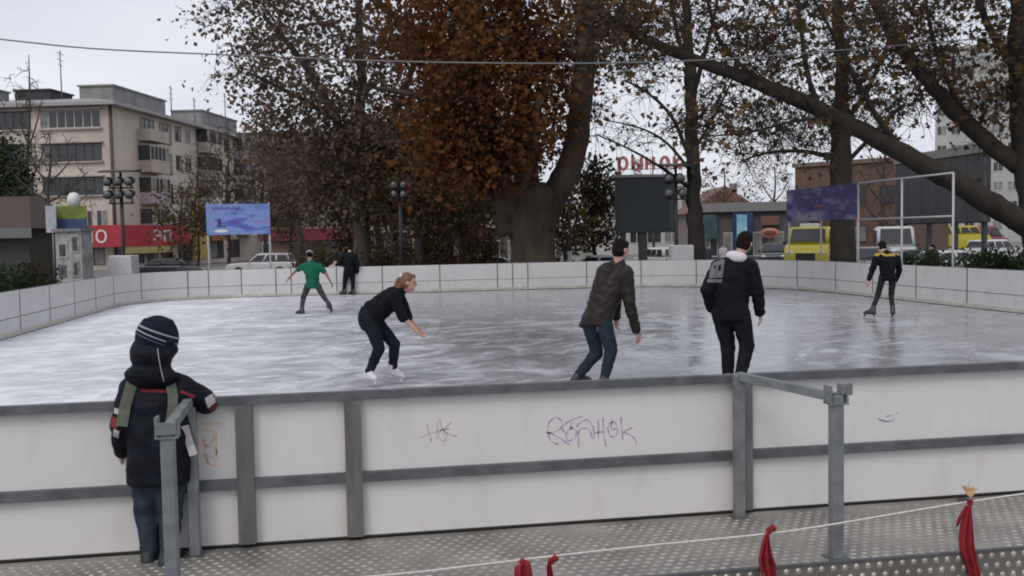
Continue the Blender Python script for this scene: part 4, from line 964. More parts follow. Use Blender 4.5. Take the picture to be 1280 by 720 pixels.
# pale tower far right
simple_building('tower_block', 'pale grey residential tower seen through the branches of the leaning plane tree', 1168, 1330, 158, 150, 31, mat('pale_panel', (.40, .40, .39), rough=.9, var=.12, scale=.2), 9, 9, frame_w, 14, 2, 3.1, 1.4, 1.5)

# ------------------------------------------------------------------ kiosk, tent roof and signs by the left side
p = G(72, 36, 0); ks = thing('kiosk', 'white and grey ticket kiosk covered in notices beside the dark bushes', 'kiosk', (p.x, p.y, GZ), -YAW-.15)
kw = mat('kiosk_white', (.33, .33, .325), rough=.6, var=.35, scale=2.5)
m = MB(); m.box(0, 0, 0, 1.05, .7, 2.9); m.build('wall', kw, ks)
m = MB(); m.box(-.08, -.12, 2.9, 1.12, .8, 3.0); m.build('roof', mat('kiosk_roof', (.2, .2, .2)), ks)
for (x0, x1, z0, z1, c) in ((.62, .98, 2.1, 2.8, (.3, .3, .3)), (.08, .5, 1.9, 2.55, (.36, .35, .33)), (.66, .95, 1.2, 1.85, (.25, .25, .26)), (.1, .4, 1.2, 1.65, (.12, .12, .12))):
    m = MB(); m.box(x0, -.03, z0, x1, -.002, z1); n_ = m.build('notice', mat('notice_%d' % int(x0*100+z0*10), c, var=.5, scale=8), ks)
    m = MB(); m.box(x0+.08, -.04, z0+.08, x1-.08, -.031, z1-.12); m.build('notice_print', mat('notice_ink', (.06, .06, .07), var=.5, scale=6), n_)
p = G(68, 38.5, 0); sg = thing('striped_sign', 'signboard striped yellow-green and blue above the ticket kiosk', 'sign', (p.x, p.y, GZ), -YAW)
m = MB(); m.tube([(.15, .09, 0), (.15, .09, 3.6)], .04, 8); m.build('pole', galv, sg); m = MB(); m.tube([(1.2, .09, 0), (1.2, .09, 3.6)], .04, 8); m.build('pole', galv, sg)
m = MB(); m.box(.05, 0, 2.92, 1.4, .05, 3.44); m.build('blue_panel', mat('dull_blue_print', (.035, .065, .15), var=.35, scale=2), sg)
m = MB(); m.box(.05, 0, 3.442, 1.4, .05, 3.95); m.build('green_panel', mat('lime_print', (.17, .2, .03), var=.35, scale=2), sg)
p = G(61, 38.3, 0); sg2 = thing('white_notice_board', 'pale blue notice board standing beside the striped sign', 'sign', (p.x, p.y, GZ), -YAW-.4)
m = MB(); m.box(0, 0, 2.9, .55, .04, 3.95); m.build('board', mat('pale_blue_board', (.36, .38, .42), var=.25, scale=3), sg2); m = MB(); m.tube([(.27, .085, 0), (.27, .085, 3.8)], .04, 8); m.build('pole', galv, sg2)
p = G(97, 38.9, 0); dm = thing('white_lamp_globe', 'white lamp globe on a pole above the striped sign', 'lamp', (p.x, p.y, GZ))
m = MB(); m.tube([(0, 0, 0), (0, 0, 3.97)], .04, 8); m.build('pole', galv, dm); m = MB(); m.tube([(0, 0, 3.95), (0, 0, 3.97), (0, 0, 4.3), (0, 0, 4.46), (0, 0, 4.5)], [.18, .24, .24, .16, .04], 16); m.build('globe', mat('white_globe', (.7, .7, .7), rough=.3), dm)
p = G(-60, 46, 0); tn = thing('pavilion', 'brown-roofed pavilion behind the dark bushes at the rink corner', 'pavilion', (p.x, p.y, GZ), -YAW-.1)
m = MB(); m.box(0, 0, 0, 4.0, 4, 3.2); m.build('wall', mat('pavilion_wall', (.045, .045, .042), var=.2), tn)
m = MB(); m.add([(-.5, -.6, 3.2), (4.5, -.6, 3.2), (4.5, 4.6, 3.2), (-.5, 4.6, 3.2), (.9, 1.6, 4.8), (3.1, 1.6, 4.8), (3.1, 2.4, 4.8), (.9, 2.4, 4.8)], [(0, 1, 5, 4), (1, 2, 6, 5), (2, 3, 7, 6), (3, 0, 4, 7), (4, 5, 6, 7), (3, 2, 1, 0)]); m.build('roof', mat('brown_roof', (.06, .042, .034), rough=.8, var=.2), tn)
m = MB(); m.box(-.52, -.64, 2.75, 4.52, -.602, 3.22); m.build('fascia', mat('grey_fascia', (.15, .15, .15)), tn)

# ------------------------------------------------------------------ banners and frames
def banner_mat(name, cols, scale, seed):
    m = mat(name, cols[0], rough=.5, var=0, scale=scale); N = m.node_tree.nodes
    r = [n for n in N if n.type == 'VALTORGB'][0]; el = r.color_ramp.elements
    ps = [.3, .42, .5, .58, .7]
    for i, c in enumerate(cols):
        e = el[i] if i < 2 else el.new(.5)
        e.position = ps[i] if len(cols) == 5 else .3+.4*i/(len(cols)-1); e.color = (*c, 1)
    mp = [n for n in N if n.type == 'MAPPING'][0]; mp.inputs['Location'].default_value = (seed, seed*.7, 0); mp.inputs['Scale'].default_value = (.55, .55, 1.6)
    return m
pole_m = mat('pale_pole_paint', (.42, .42, .42), rough=.5, metal=.3, var=.15)
# left banner, on poles fixed to the far barrier
pL, pR = onY(261, 340, Y1+.06), onY(338, 335, Y1+.06)
bn = thing('banner_stand', 'blue and purple printed banner on two pale poles behind the far barrier', 'banner', (pL.x, pL.y, 0))
wB = pR.x-pL.x; z1 = W(300, 254.5, depth(pL)).z; z0 = W(300, 293, depth(pL)).z
for x in (0, wB): m = MB(); m.tube([(x, .12, GZ), (x, .12, z1+.03)], .028, 8); m.build('pole', pole_m, bn)
m = MB(); m.box(-.03, .06, z0, wB+.03, .09, z1); bo = m.build('banner', banner_mat('blue_purple_print', [(.13, .05, .26), (.07, .12, .4), (.16, .26, .52), (.05, .08, .36), (.22, .16, .42)], 2.0, 3.1), bn)
m = MB(); m.tube([(.15+k*.035, .058, z0+.86*(z1-z0)+.045*math.sin(k*2.3)+.02*math.sin(k*5.1)) for k in range(26)], .014, 5); m.build('banner_scrawl', mat('dark_blue_ink', (.06, .05, .24)), bo)
m = MB(); m.sphere((wB*.22, .058, z0+.12), 1, 16, 6, (.22, .003, .055)); m.build('banner_emblem', letter, bo)
m = MB(); m.box(wB*.14, .054, z0+.25, wB*.3, .0595, z0+.29); m.box(wB*.17, .054, z0+.3, wB*.22, .0595, z0+.5); m.build('banner_figure', mat('purple_black_ink', (.06, .02, .1)), bo)
# right banner behind the rounded corner
pa, pb = G(984, 31.5, 0), G(1071, 27.5, 0); d = pb-pa; d.z = 0; Lr = d.length
bn = thing('banner_stand', 'dark violet banner with winter picture on poles behind the rounded corner', 'banner', (pa.x, pa.y, 0), math.atan2(d.y, d.x))
za, zb = W(984, 277, 31.5).z, W(984, 238, 31.5).z
for x in (.05, Lr*.5, Lr-.05): m = MB(); m.tube([(x, .05, GZ), (x, .05, zb)], .025, 8); m.build('pole', pole_m, bn)
m = MB(); m.box(-.02, -.01, za, Lr+.02, .02, zb); bo = m.build('banner', banner_mat('violet_winter_print', [(.14, .17, .26), (.05, .04, .11), (.07, .05, .17), (.16, .07, .15), (.24, .24, .30)], 1.5, 8.3), bn)
m = MB(); m.tube([(Lr*.42+k*.03, -.014, za+.42+.06*math.sin(k*2.1)+.03*math.sin(k*4.7)) for k in range(20)], .02, 5); m.build('banner_scrawl', mat('magenta_ink', (.26, .07, .14)), bo)
# empty pipe frame along the right barrier
Xf = X1+.12
fp = [onX(px, 330, Xf) for px in (1073, 1127, 1191)]
pf_ = thing('pipe_frame', 'empty pale pipe frame of two bays fixed behind the barrier', 'frame', (Xf, fp[0].y, 0))
ztop = [onX(px, y, Xf).z for px, y in ((1073, 229), (1127, 223), (1191, 216))]; zm = [onX(px, y, Xf).z for px, y in ((1073, 275), (1127, 272), (1191, 270))]
zt, zmm = sum(ztop)/3, sum(zm)/3
for p in fp: m = MB(); m.tube([(0, p.y-fp[0].y, GZ), (0, p.y-fp[0].y, zt)], .028, 8); m.build('upright', pole_m, pf_)
for z in (zt, zmm): m = MB(); m.tube([(0, 0, z), (0, fp[2].y-fp[0].y, z)], .024, 8); m.build('crossbar', pole_m, pf_)
# thin street railing beyond the corner
ra, rb2 = G(952, 41, GZ), G(1075, 37, GZ); d = rb2-ra; n_ = 9
rl = thing('street_railing', 'thin grey street railing in front of the yellow minibus', 'railing', (ra.x, ra.y, GZ))
for k in range(n_+1):
    q = d*(k/n_); m = MB(); m.tube([(q.x, q.y, 0), (q.x, q.y, 1.15)], .02, 6); m.build('upright', galv, rl)
for z in (.5, 1.12): m = MB(); m.tube([(0, 0, z), (d.x, d.y, z)], .02, 6); m.build('crossbar', galv, rl)
# blank outdoor screen
ps = G(771, 42, 0); sc = thing('outdoor_screen', 'blank dark grey outdoor screen on a thick post beyond the far barrier', 'screen', (ps.x, ps.y, GZ), -YAW+.0)
z0, z1 = W(800, 291, 42).z-GZ, W(800, 222, 42).z-GZ; wS = 77/FPX*42
m = MB(); m.box(0, 0, z0, wS, .45, z1, .02); cs = m.build('casing', mat('screen_casing', (.04, .045, .048), rough=.6, var=.15), sc)
m = MB(); m.box(.12, -.02, z0+.12, wS-.42, -.002, z1-.1); m.build('display', mat('blank_display', (.034, .042, .045), rough=.5, var=.06, scale=1), cs)
m = MB(); m.box(wS-.36, -.015, z0+.12, wS-.06, -.002, z1-.1); m.build('side_panel', mat('side_panel_grey', (.06, .065, .068), rough=.5), cs)
m = MB(); m.box(-.1, -.06, z1, wS+.1, .5, z1+.12); m.build('hood', mat('pale_hood', (.3, .3, .31)), cs)
m = MB(); m.box(1.0, .1, 0, 1.36, .4, z0); m.build('post', mat('screen_post', (.06, .06, .065)), sc)

# ------------------------------------------------------------------ floodlight masts
blackm = mat('black_lamp_paint', (.02, .02, .022), rough=.55, var=.2); lens_m = mat('lamp_lens', (.13, .135, .14), rough=.2, var=.3)
def mast(label, px, D, ylamp, lamps, boxbase=False, canopy=True, hoodw=.9):
    p = G(px, D, GZ); t = thing('floodlight_mast', label, 'floodlight', p, -YAW)
    zl = W(px, ylamp, D).z-GZ
    m = MB(); m.tube([(0, 0, 0), (0, 0, zl)], .07, 10); m.build('pole', blackm, t)
    m = MB(); m.bar((-.5, 0, zl-.45), (.5, 0, zl-.45), .06, .06); m.bar((-.5, 0, zl+.15), (.5, 0, zl+.15), .06, .06); m.build('crossarm', blackm, t)
    if canopy: m = MB(); m.add([(-hoodw*.55, -.5, zl+.72), (hoodw*.55, -.5, zl+.72), (hoodw*.55, .4, zl+.8), (-hoodw*.55, .4, zl+.8), (-hoodw*.55, -.5, zl+.78), (hoodw*.55, -.5, zl+.78), (hoodw*.55, .4, zl+.9), (-hoodw*.55, .4, zl+.9)], [(0, 1, 2, 3), (4, 5, 6, 7), (0, 1, 5, 4), (1, 2, 6, 5), (2, 3, 7, 6), (3, 0, 4, 7)]); m.build('canopy', blackm, t); m = MB(); m.tube([(0, 0, zl), (0, 0, zl+.8)], .05, 8); m.build('canopy_strut', blackm, t)
    for (x, z) in lamps:
        m = MB(); m.tube([(x, -.34, zl+z-.02), (x, -.12, zl+z+.04), (x, .1, zl+z+.08), (x, .18, zl+z+.1)], [.17, .165, .12, .05], 14); la = m.build('lamp', blackm, t)
        m = MB(); m.tube([(x, -.345, zl+z-.022), (x, -.35, zl+z-.024)], .15, 14); m.build('lens', lens_m, la)
        m = MB(); m.bar((x, -.02, zl+z+.05), (x, 0, zl+(.15 if z > -.1 else -.45)), .05, .05); m.build('yoke', blackm, la)
    if boxbase: m = MB(); m.box(-.45, -.4, 0, .45, .4, 1.95, .03); m.build('ballast_box', mat('white_ballast', (.55, .55, .55), var=.1), t)
    return t
L6 = [(x, z) for z in (.38, -.12) for x in (-.42, 0, .42)]
mast('six-lamp floodlight mast with black canopy on a white box, by the red shop fascia', 157, 38, 240, L6, True, True, 1.25)
mast('slim dark floodlight mast with one lamp box in front of the brown trees', 503, 40, 236, [(-.2, .12), (.2, .12), (-.2, -.25), (.2, -.25)], False, False)
mast('four-lamp floodlight mast with small canopy beside the blank screen', 846, 36, 234, [(-.3, .3), (.12, .3), (-.3, -.25), (.2, -.25)], False, True, 1.0)
p = G(852, 34.6, GZ); m = MB(); m.box(-.4, -.3, 0, .4, .3, 2.0, .02); bx_ = m.build('white_cabinet', mat('cabinet_grey', (.5, .5, .51), var=.06), None); bx_.location = p; bx_.rotation_euler.z = -YAW; tag(bx_, 'pale grey cabinet standing at the foot of the four-lamp mast', 'cabinet')
m = MB(); m.box(-.3, -.315, .2, .3, -.302, 1.5); m.build('cabinet_door', MATS['cabinet_grey'], bx_)

# ------------------------------------------------------------------ overhead wires
def wire(label, pts, D, r, ends):
    P = [W(x, y, D[i] if hasattr(D, '__len__') else D) for i, (x, y) in enumerate(pts)]; Q = []
    for i in range(len(P)-1):
        p0, p1, p2, p3 = P[max(i-1, 0)], P[i], P[i+1], P[min(i+2, len(P)-1)]
        for k in range(6):
            t = k/6; Q.append(.5*((2*p1)+(p2-p0)*t+(2*p0-5*p1+4*p2-p3)*t*t+(3*p1-p0-3*p2+p3)*t**3))
    Q.append(P[-1]); m = MB(); m.tube(Q, r, 5); return tag(m.build('overhead_wire', mat('wire_sheath', (.16, .155, .16), rough=.6), None, Q[0]), label, 'wire')
wire('grey cable slung high across the whole rink in front of the trees', [(-240, 22), (0, 49), (120, 61), (270, 68), (420, 74), (560, 78), (740, 79), (900, 74), (1060, 62), (1275, 44)], [22, 22, 22, 22, 22, 22, 22, 22.5, 24, 26.5], .017, None)
p = W(-240, 22, 22); up = thing('utility_pole', 'wooden pole holding the slung cable beyond the dark bushes', 'pole', (p.x, p.y, GZ)); m = MB(); m.tube([(0, 0, 0), (0, 0, p.z-GZ+.3)], [.14, .1], 10); m.build('pole', mat('pole_wood', (.12, .09, .07)), up)

# ------------------------------------------------------------------ vehicles
tyre_m = mat('tyre_rubber', (.02, .02, .02), rough=.85); rim_m = mat('wheel_rim', (.35, .35, .36), rough=.35, metal=.7)
car_glass = glass('car_glass', (.02, .024, .028), .06); hl_m = mat('headlight_glass', (.55, .55, .52), rough=.15); tl_m = mat('tail_light', (.25, .02, .02), rough=.25); trim_m = mat('black_trim', (.025, .025, .027), rough=.6)
def vehicle(name, label, cat, pos, heading, paint, kind='sedan', group=None, roof_sign=None):
    t = thing(name, label, cat, (pos.x, pos.y, GZ), heading, group)
    # side profile: (x, z) with nose at +x ; belt = window line
    S = dict(sedan=dict(L=4.4, w=1.72, body=[(-2.2, .35), (-2.2, .78), (-2.1, .95), (-1.35, 1.0), (.75, .98), (1.9, .85), (2.2, .68), (2.2, .35)], cab=[(-1.5, .99), (-.95, 1.4), (.3, 1.43), (1.0, .98)], wh=.31, ax=1.3),
             suv=dict(L=4.5, w=1.78, body=[(-2.2, .4), (-2.22, .88), (-2.15, 1.02), (.85, 1.02), (2.0, .95), (2.22, .78), (2.22, .4)], cab=[(-2.1, 1.02), (-1.8, 1.58), (.1, 1.6), (.8, 1.02)], wh=.37, ax=1.35),
             van=dict(L=5.2, w=2.0, body=[(-2.6, .4), (-2.6, 1.5), (1.6, 1.5), (2.3, 1.35), (2.6, 1.05), (2.6, .4)], cab=[(-2.58, 1.5), (-2.5, 2.55), (1.0, 2.58), (1.7, 1.5)], wh=.36, ax=1.65),
             minibus=dict(L=5.2, w=2.0, body=[(-2.6, .4), (-2.6, 1.8), (1.7, 1.8), (2.35, 1.7), (2.6, 1.4), (2.6, .4)], cab=[(-2.58, 1.8), (-2.5, 2.6), (1.2, 2.62), (1.75, 1.8)], wh=.36, ax=1.65),
             bus=dict(L=7.6, w=2.3, body=[(-3.8, .4), (-3.8, 1.35), (3.6, 1.35), (3.8, 1.1), (3.8, .4)], cab=[(-3.78, 1.35), (-3.7, 2.75), (3.3, 2.75), (3.62, 1.35)], wh=.42, ax=2.3))[kind]
    w2 = S['w']/2
    bm = bmesh.new()
    vs = [[bm.verts.new((x, s*w2, z)) for x, z in S['body']] for s in (-1, 1)]; n = len(S['body'])
    bm.faces.new(vs[0]); bm.faces.new(list(reversed(vs[1])))
    for i in range(n): bm.faces.new((vs[0][i], vs[1][i], vs[1][(i+1) % n], vs[0][(i+1) % n]))
    bmesh.ops.recalc_face_normals(bm, faces=bm.faces)
    bmesh.ops.bevel(bm, geom=list(bm.edges), offset=.09, segments=3, affect='EDGES', profile=.6, clamp_overlap=True)
    me = bpy.data.meshes.new('body'); bm.to_mesh(me); bm.free(); me.polygons.foreach_set('use_smooth', [True]*len(me.polygons)); body = put('body', me, paint, t)
    c = S['cab']; tw = w2*(.86 if kind in ('sedan', 'suv') else .93)
    bm = bmesh.new(); vs = [[bm.verts.new((x, s*(w2*.97 if z < c[1][1]-.1 else tw), z-(.02 if z < c[1][1]-.1 else 0))) for x, z in c] for s in (-1, 1)]
    bm.faces.new(vs[0]); bm.faces.new(list(reversed(vs[1])))
    for i in range(4): bm.faces.new((vs[0][i], vs[1][i], vs[1][(i+1) % 4], vs[0][(i+1) % 4]))
    bmesh.ops.recalc_face_normals(bm, faces=bm.faces); bmesh.ops.bevel(bm, geom=list(bm.edges), offset=.07, segments=2, affect='EDGES')
    me = bpy.data.meshes.new('cabin'); bm.to_mesh(me); bm.free(); me.polygons.foreach_set('use_smooth', [True]*len(me.polygons)); cab = put('cabin', me, paint, t)
    # glazing proud of the cabin
    def pane(p4, nrm, nm):
        q = [Vector(p) for p in p4]; nv = Vector(nrm).normalized()
        m = MB(); m.add([p+nv*.012 for p in q]+[p-nv*.03 for p in q], [(0, 1, 2, 3), (7, 6, 5, 4), (0, 1, 5, 4), (1, 2, 6, 5), (2, 3, 7, 6), (3, 0, 4, 7)]); m.build(nm, car_glass, cab)
    (xb, zb_), (xc, zc), (xd, zd), (xe, ze) = c
    yb, yt = w2*.97, tw
    f = lambda u, v, s: Vector(((xb+(xe-xb)*u)*(1-v)+(xc+(xd-xc)*u)*v, s*(yb*(1-v)+yt*v), zb_*(1-v)+zc*v))
    nside = {'sedan': 2, 'suv': 3, 'van': 3, 'minibus': 4, 'bus': 5}[kind]
    for s in (-1, 1):
        for k in range(nside):
            u0, u1 = (k+.08)/nside*.94+.03, (k+.92)/nside*.94+.03; pane([f(u0, .14, s), f(u1, .14, s), f(u1, .82, s), f(u0, .82, s)], (0, s, .2), 'side_window')
    g = lambda u, v: Vector((xe*(1-v)+xd*v, (u*2-1)*(yb*(1-v)+yt*v), ze*(1-v)+zd*v))
    pane([g(.07, .1), g(.93, .1), g(.91, .88), g(.09, .88)], (zd-ze, 0, xe-xd), 'windscreen')
    g = lambda u, v: Vector((xb*(1-v)+xc*v, (u*2-1)*(yb*(1-v)+yt*v), zb_*(1-v)+zc*v))
    pane([g(.09, .18), g(.91, .18), g(.89, .84), g(.11, .84)], (-(zc-zb_), 0, xc-xb), 'rear_window')
    for sx_ in (-1, 1):
        for s in (-1, 1):
            m = MB(); x = sx_*S['ax']; m.tube([(x, s*(w2-.2), S['wh']), (x, s*(w2-.19), S['wh']), (x, s*(w2+.01), S['wh']), (x, s*(w2+.015), S['wh'])], [S['wh']*.9, S['wh'], S['wh'], S['wh']*.9], 20)
            wh = m.build('wheel', tyre_m, t); m = MB(); m.tube([(x, s*(w2+.0), S['wh']), (x, s*(w2+.022), S['wh'])], [S['wh']*.62, S['wh']*.55], 16); m.build('rim', rim_m, wh)
    Lx = S['body'][-2][0]; zh = S['body'][-2][1]
    for s in (-1, 1):
        m = MB(); m.sphere((Lx-.06, s*w2*.72, zh-.02), 1, 12, 8, (.09, .19, .1)); m.build('headlight', hl_m, body)
        m = MB(); m.box(-Lx-.015, s*w2*.8-.1, zh-.02, -Lx+.06, s*w2*.8+.1, zh+.18, .02); m.build('tail_light', tl_m, body)
        m = MB(); m.sphere((xe-.15, s*(w2+.1), ze+.07), 1, 10, 6, (.06, .1, .08)); m.build('mirror', trim_m, body)
    m = MB(); m.box(Lx-.05, -w2*.9, .38, Lx+.05, w2*.9, .56, .03); m.build('front_bumper', trim_m, body)
    m = MB(); m.box(Lx-.03, -w2*.45, .6, Lx+.012, w2*.45, zh-.03, .01); m.build('grille', trim_m, body)
    if roof_sign: m = MB(); m.box(xd-.5, -.45, zc-.01, xd-.2, .45, zc+.18, .03); m.build('roof_sign', roof_sign, cab)
    return t
white_p = mat('white_car_paint', (.58, .58, .58), rough=.25, var=.04, scale=1, coat=.4); yellow_p = mat('yellow_van_paint', (.50, .42, .015), rough=.3, var=.08, scale=1, coat=.4)
silver_p = mat('silver_car_paint', (.3, .31, .32), rough=.3, metal=.4, var=.06, coat=.4); dark_p = mat('dark_car_paint', (.03, .033, .038), rough=.3, var=.1, coat=.4); red_p = mat('red_car_paint', (.2, .02, .03), rough=.3, coat=.4)
cr_ = -YAW                                  # heading that runs to the right across the picture
vehicle('off_roader', 'white off-roader parked in front of the maroon awning shop', 'car', G(329, 63, 0), cr_+math.pi-.05, white_p, 'suv')
vehicle('minibus', 'yellow minibus with a white destination board facing the rink corner', 'minibus', G(1015, 48, 0), cr_-math.pi/2-.42, yellow_p, 'minibus', roof_sign=white_p)
vehicle('bus', 'yellow bus far under the raised dark hoarding, half behind an upright', 'bus', G(1200, 92, 0), cr_+.12, yellow_p, 'minibus')
vehicle('van', 'white van parked behind the skater with yellow shoulders', 'van', G(1117, 54, 0), cr_-math.pi/2-.3, white_p, 'van')
vehicle('parked_car', 'silver car parked behind the first upright of the pipe frame', 'car', G(1086, 46, 0), cr_-math.pi/2-.5, silver_p, 'suv')
vehicle('parked_car', 'dark car parked beside the white van under the pipe frame', 'car', G(1150, 47, 0), cr_+.1, dark_p, 'sedan')
vehicle('parked_car', 'white car parked on the grass side below the yellow bus', 'car', G(1186, 44, 0), cr_+.3, white_p, 'sedan')
vehicle('parked_car', 'white car under the leaning limb past the yellow bus', 'car', G(1246, 66, 0), cr_+.4, white_p, 'suv')
vehicle('parked_car', 'red van behind the yellow bus under the branches', 'van', G(1228, 96, 0), cr_+.4, red_p, 'van')
vehicle('parked_car', 'pale car behind the man in the brown leather jacket', 'car', G(746, 47, 0), cr_+math.pi-.3, silver_p, 'sedan')
vehicle('parked_car', 'white car under the blank screen', 'car', G(826, 58, 0), cr_+math.pi/2+.3, white_p, 'suv')
vehicle('parked_car', 'white car in front of the thick plane tree trunk', 'car', G(618, 50, 0), cr_+.15, white_p, 'sedan')
vehicle('parked_car', 'dark car beside the ballast box of the six-lamp mast', 'car', G(214, 60, 0), cr_+.1, dark_p, 'sedan')
vehicle('parked_car', 'dark car waiting by the orange oval sign', 'car', G(968, 66, 0), cr_-math.pi/2-.3, dark_p, 'suv')
vehicle('parked_car', 'silver car half behind the dark standing man', 'car', G(463, 56, 0), cr_+.0, silver_p, 'sedan')

# ------------------------------------------------------------------ passers-by behind the barrier
def walker(label, px, D, face, jm, tm, h=1.72, hm=darkhair):
    p = G(px, D, GZ); k = FPX/D; y0 = 360-FPX*((p-CP).dot(_u))/((p-CP).dot(_f)); u = h/1.75*k
    def J(x, z, o=0): return (px+x*u, y0-z*u, o)
    person(label, D, dict(z0=GZ, head=J(0, 1.6), headup=J(0, 1.75), shL=J(-.17, 1.42), shR=J(.17, 1.42), elL=J(-.22, 1.15, -.03), elR=J(.22, 1.15, .03), haL=J(-.21, .93, .06), haR=J(.21, .93, .08),
        hiL=J(-.09, .92), hiR=J(.09, .92), knL=J(-.1, .5, .06), knR=J(.1, .5, -.06), anL=J(-.1, .1, .1), anR=J(.1, .1, -.1)), face, dict(jacket=jm, trousers=tm, boots=dark_boot, hair=hm), vox=.022, s=h/1.72, skate=False, name='pedestrian', jacket_fat=1.1)
walker('passer-by in pale jacket behind the barrier beside the standing man in black', 419, 35.5, (.3, -1), mat('pale_jacket', (.4, .38, .36), rough=.9), black_t)
walker('passer-by in maroon coat walking in front of the dim shop', 566, 52, (1, 0), mat('maroon_coat', (.1, .03, .035), rough=.9), black_t, 1.66)
walker('passer-by in pale coat walking ahead of the maroon coat in front of the dim shop', 588, 54, (1, .1), mat('beige_coat', (.3, .26, .23), rough=.9), mat('teal_trousers', (.03, .055, .06), rough=.9))
walker('passer-by in white jacket below the teal shop sign', 904, 58, (-.3, -1), mat('white_jacket', (.45, .43, .43), rough=.9), black_t)
walker('passer-by in dark coat beside the white-jacketed one under the shop signs', 884, 56, (.4, -1), mat('slate_coat', (.04, .045, .06), rough=.9), black_t)
walker('tall passer-by in dark brown coat behind the pipe frame', 1165, 37, (-1, 0), mat('dark_brown_coat', (.022, .014, .014), rough=.9), black_t, 1.85)

# ------------------------------------------------------------------ trees
bark_plane = mat('plane_tree_bark', (.055, .046, .038), rough=.9, var=.4, scale=3, bump=.5, bscale=14, col2=(.105, .092, .075), stretch=(1, 1, .45), spec=.2)
bark_limb = mat('limb_bark', (.028, .024, .021), rough=.9, var=.4, scale=3, bump=.5, bscale=14, col2=(.052, .045, .038), stretch=(1, 1, .45), spec=.2)
bark_dark = mat('dark_bark', (.03, .026, .024), rough=.9, var=.4, scale=4, bump=.5, bscale=14, stretch=(1, 1, .4), spec=.2)
bark_grey = mat('grey_twig_bark', (.075, .065, .058), rough=.9, var=.3, scale=4, spec=.2)
lf_rust = leafmat('rust_leaves', [(.055, .028, .016), (.105, .046, .023), (.155, .062, .026), (.22, .088, .03), (.10, .06, .034)], .4)
lf_brown = leafmat('brown_leaves', [(.10, .078, .06), (.15, .105, .078), (.20, .14, .10), (.13, .11, .075), (.22, .14, .085)], .4)
lf_olive = leafmat('olive_brown_leaves', [(.06, .05, .028), (.10, .078, .036), (.14, .09, .04), (.085, .075, .034), (.17, .10, .045)], .4)
lf_dark = leafmat('dark_leaves', [(.04, .035, .024), (.06, .05, .03), (.07, .05, .03)], .3)
lf_green = leafmat('dark_green_leaves', [(.022, .036, .018), (.035, .055, .024), (.05, .07, .03)], .3)
lf_yell = leafmat('yellow_brown_leaves', [(.10, .07, .02), (.17, .12, .03), (.08, .06, .025), (.14, .075, .02)], .35)
lf_sil = leafmat('plane_leaves', [(.085, .06, .035), (.14, .088, .045), (.085, .065, .04), (.27, .145, .05)], .5)
LEAF_Q = (np.array([(-.5, 0, .0), (0, -.42, .09), (.5, 0, -.02), (0, .42, .09)]), [(0, 1, 2, 3)])
_a = np.array([0, 36, 72, 108, 144, 180, 216, 252, 288, 324])*np.pi/180; _rr = np.array([.56, .3, .52, .26, .42, .2, .42, .26, .52, .3])
LEAF_M = (np.column_stack([_rr*np.cos(_a), _rr*np.sin(_a), .16*_rr*np.cos(2*_a)]), [tuple(range(10))])
def leaves_obj(name, cen, size, mt, parent, base, seed, tmpl=LEAF_Q, droop=.3, jit=.35):
    rg = np.random.RandomState(seed); n = len(cen); V, Fc = tmpl; k = len(V)
    nrm = rg.normal(size=(n, 3)); nrm[:, 2] += droop; nrm /= np.linalg.norm(nrm, axis=1)[:, None]
    a = np.cross(nrm, rg.normal(size=(n, 3))); a /= np.linalg.norm(a, axis=1)[:, None]; b = np.cross(nrm, a)
    sz = size*(1+jit*rg.uniform(-1, 1, size=n))
    P = cen[:, None, :]+sz[:, None, None]*(V[None, :, 0, None]*a[:, None]+V[None, :, 1, None]*b[:, None]+V[None, :, 2, None]*nrm[:, None])
    P = (P-np.array(base)).reshape(-1, 3)
    me = bpy.data.meshes.new(name); nf = n*len(Fc); fl = len(Fc[0])
    me.vertices.add(n*k); me.vertices.foreach_set('co', P.ravel())
    idx = (np.arange(n)[:, None, None]*k+np.array(Fc)[None]).reshape(-1)
    me.loops.add(len(idx)); me.loops.foreach_set('vertex_index', idx.astype(np.int32))
    me.polygons.add(nf); me.polygons.foreach_set('loop_start', (np.arange(nf)*fl).astype(np.int32)); me.polygons.foreach_set('loop_total', np.full(nf, fl, np.int32))
    me.update(calc_edges=True)
    at = me.attributes.new('rnd', 'FLOAT', 'POINT')
    # neighbouring leaves share a tint, as on a real branch
    f1 = np.sin(cen@np.array([1.3, .7, .9]))*.18+np.sin(cen@np.array([-.6, 1.9, 1.4])+1)*.14
    at.data.foreach_set('value', np.repeat(np.clip(rg.uniform(0, 1, n)*.6+.2+f1, 0, 1), k).astype(np.float32))
    me.materials.append(mt); o = bpy.data.objects.new(name, me); C.objects.link(o); o.parent = parent; return o
def cr(P, n=6):
    P = [Vector(p) for p in P]; Q = []
    for i in range(len(P)-1):
        p0, p1, p2, p3 = P[max(i-1, 0)], P[i], P[i+1], P[min(i+2, len(P)-1)]
        for k in range(n):
            t = k/n; Q.append(.5*((2*p1)+(p2-p0)*t+(2*p0-5*p1+4*p2-p3)*t*t+(3*p1-p0-3*p2+p3)*t**3))
    Q.append(P[-1]); return Q
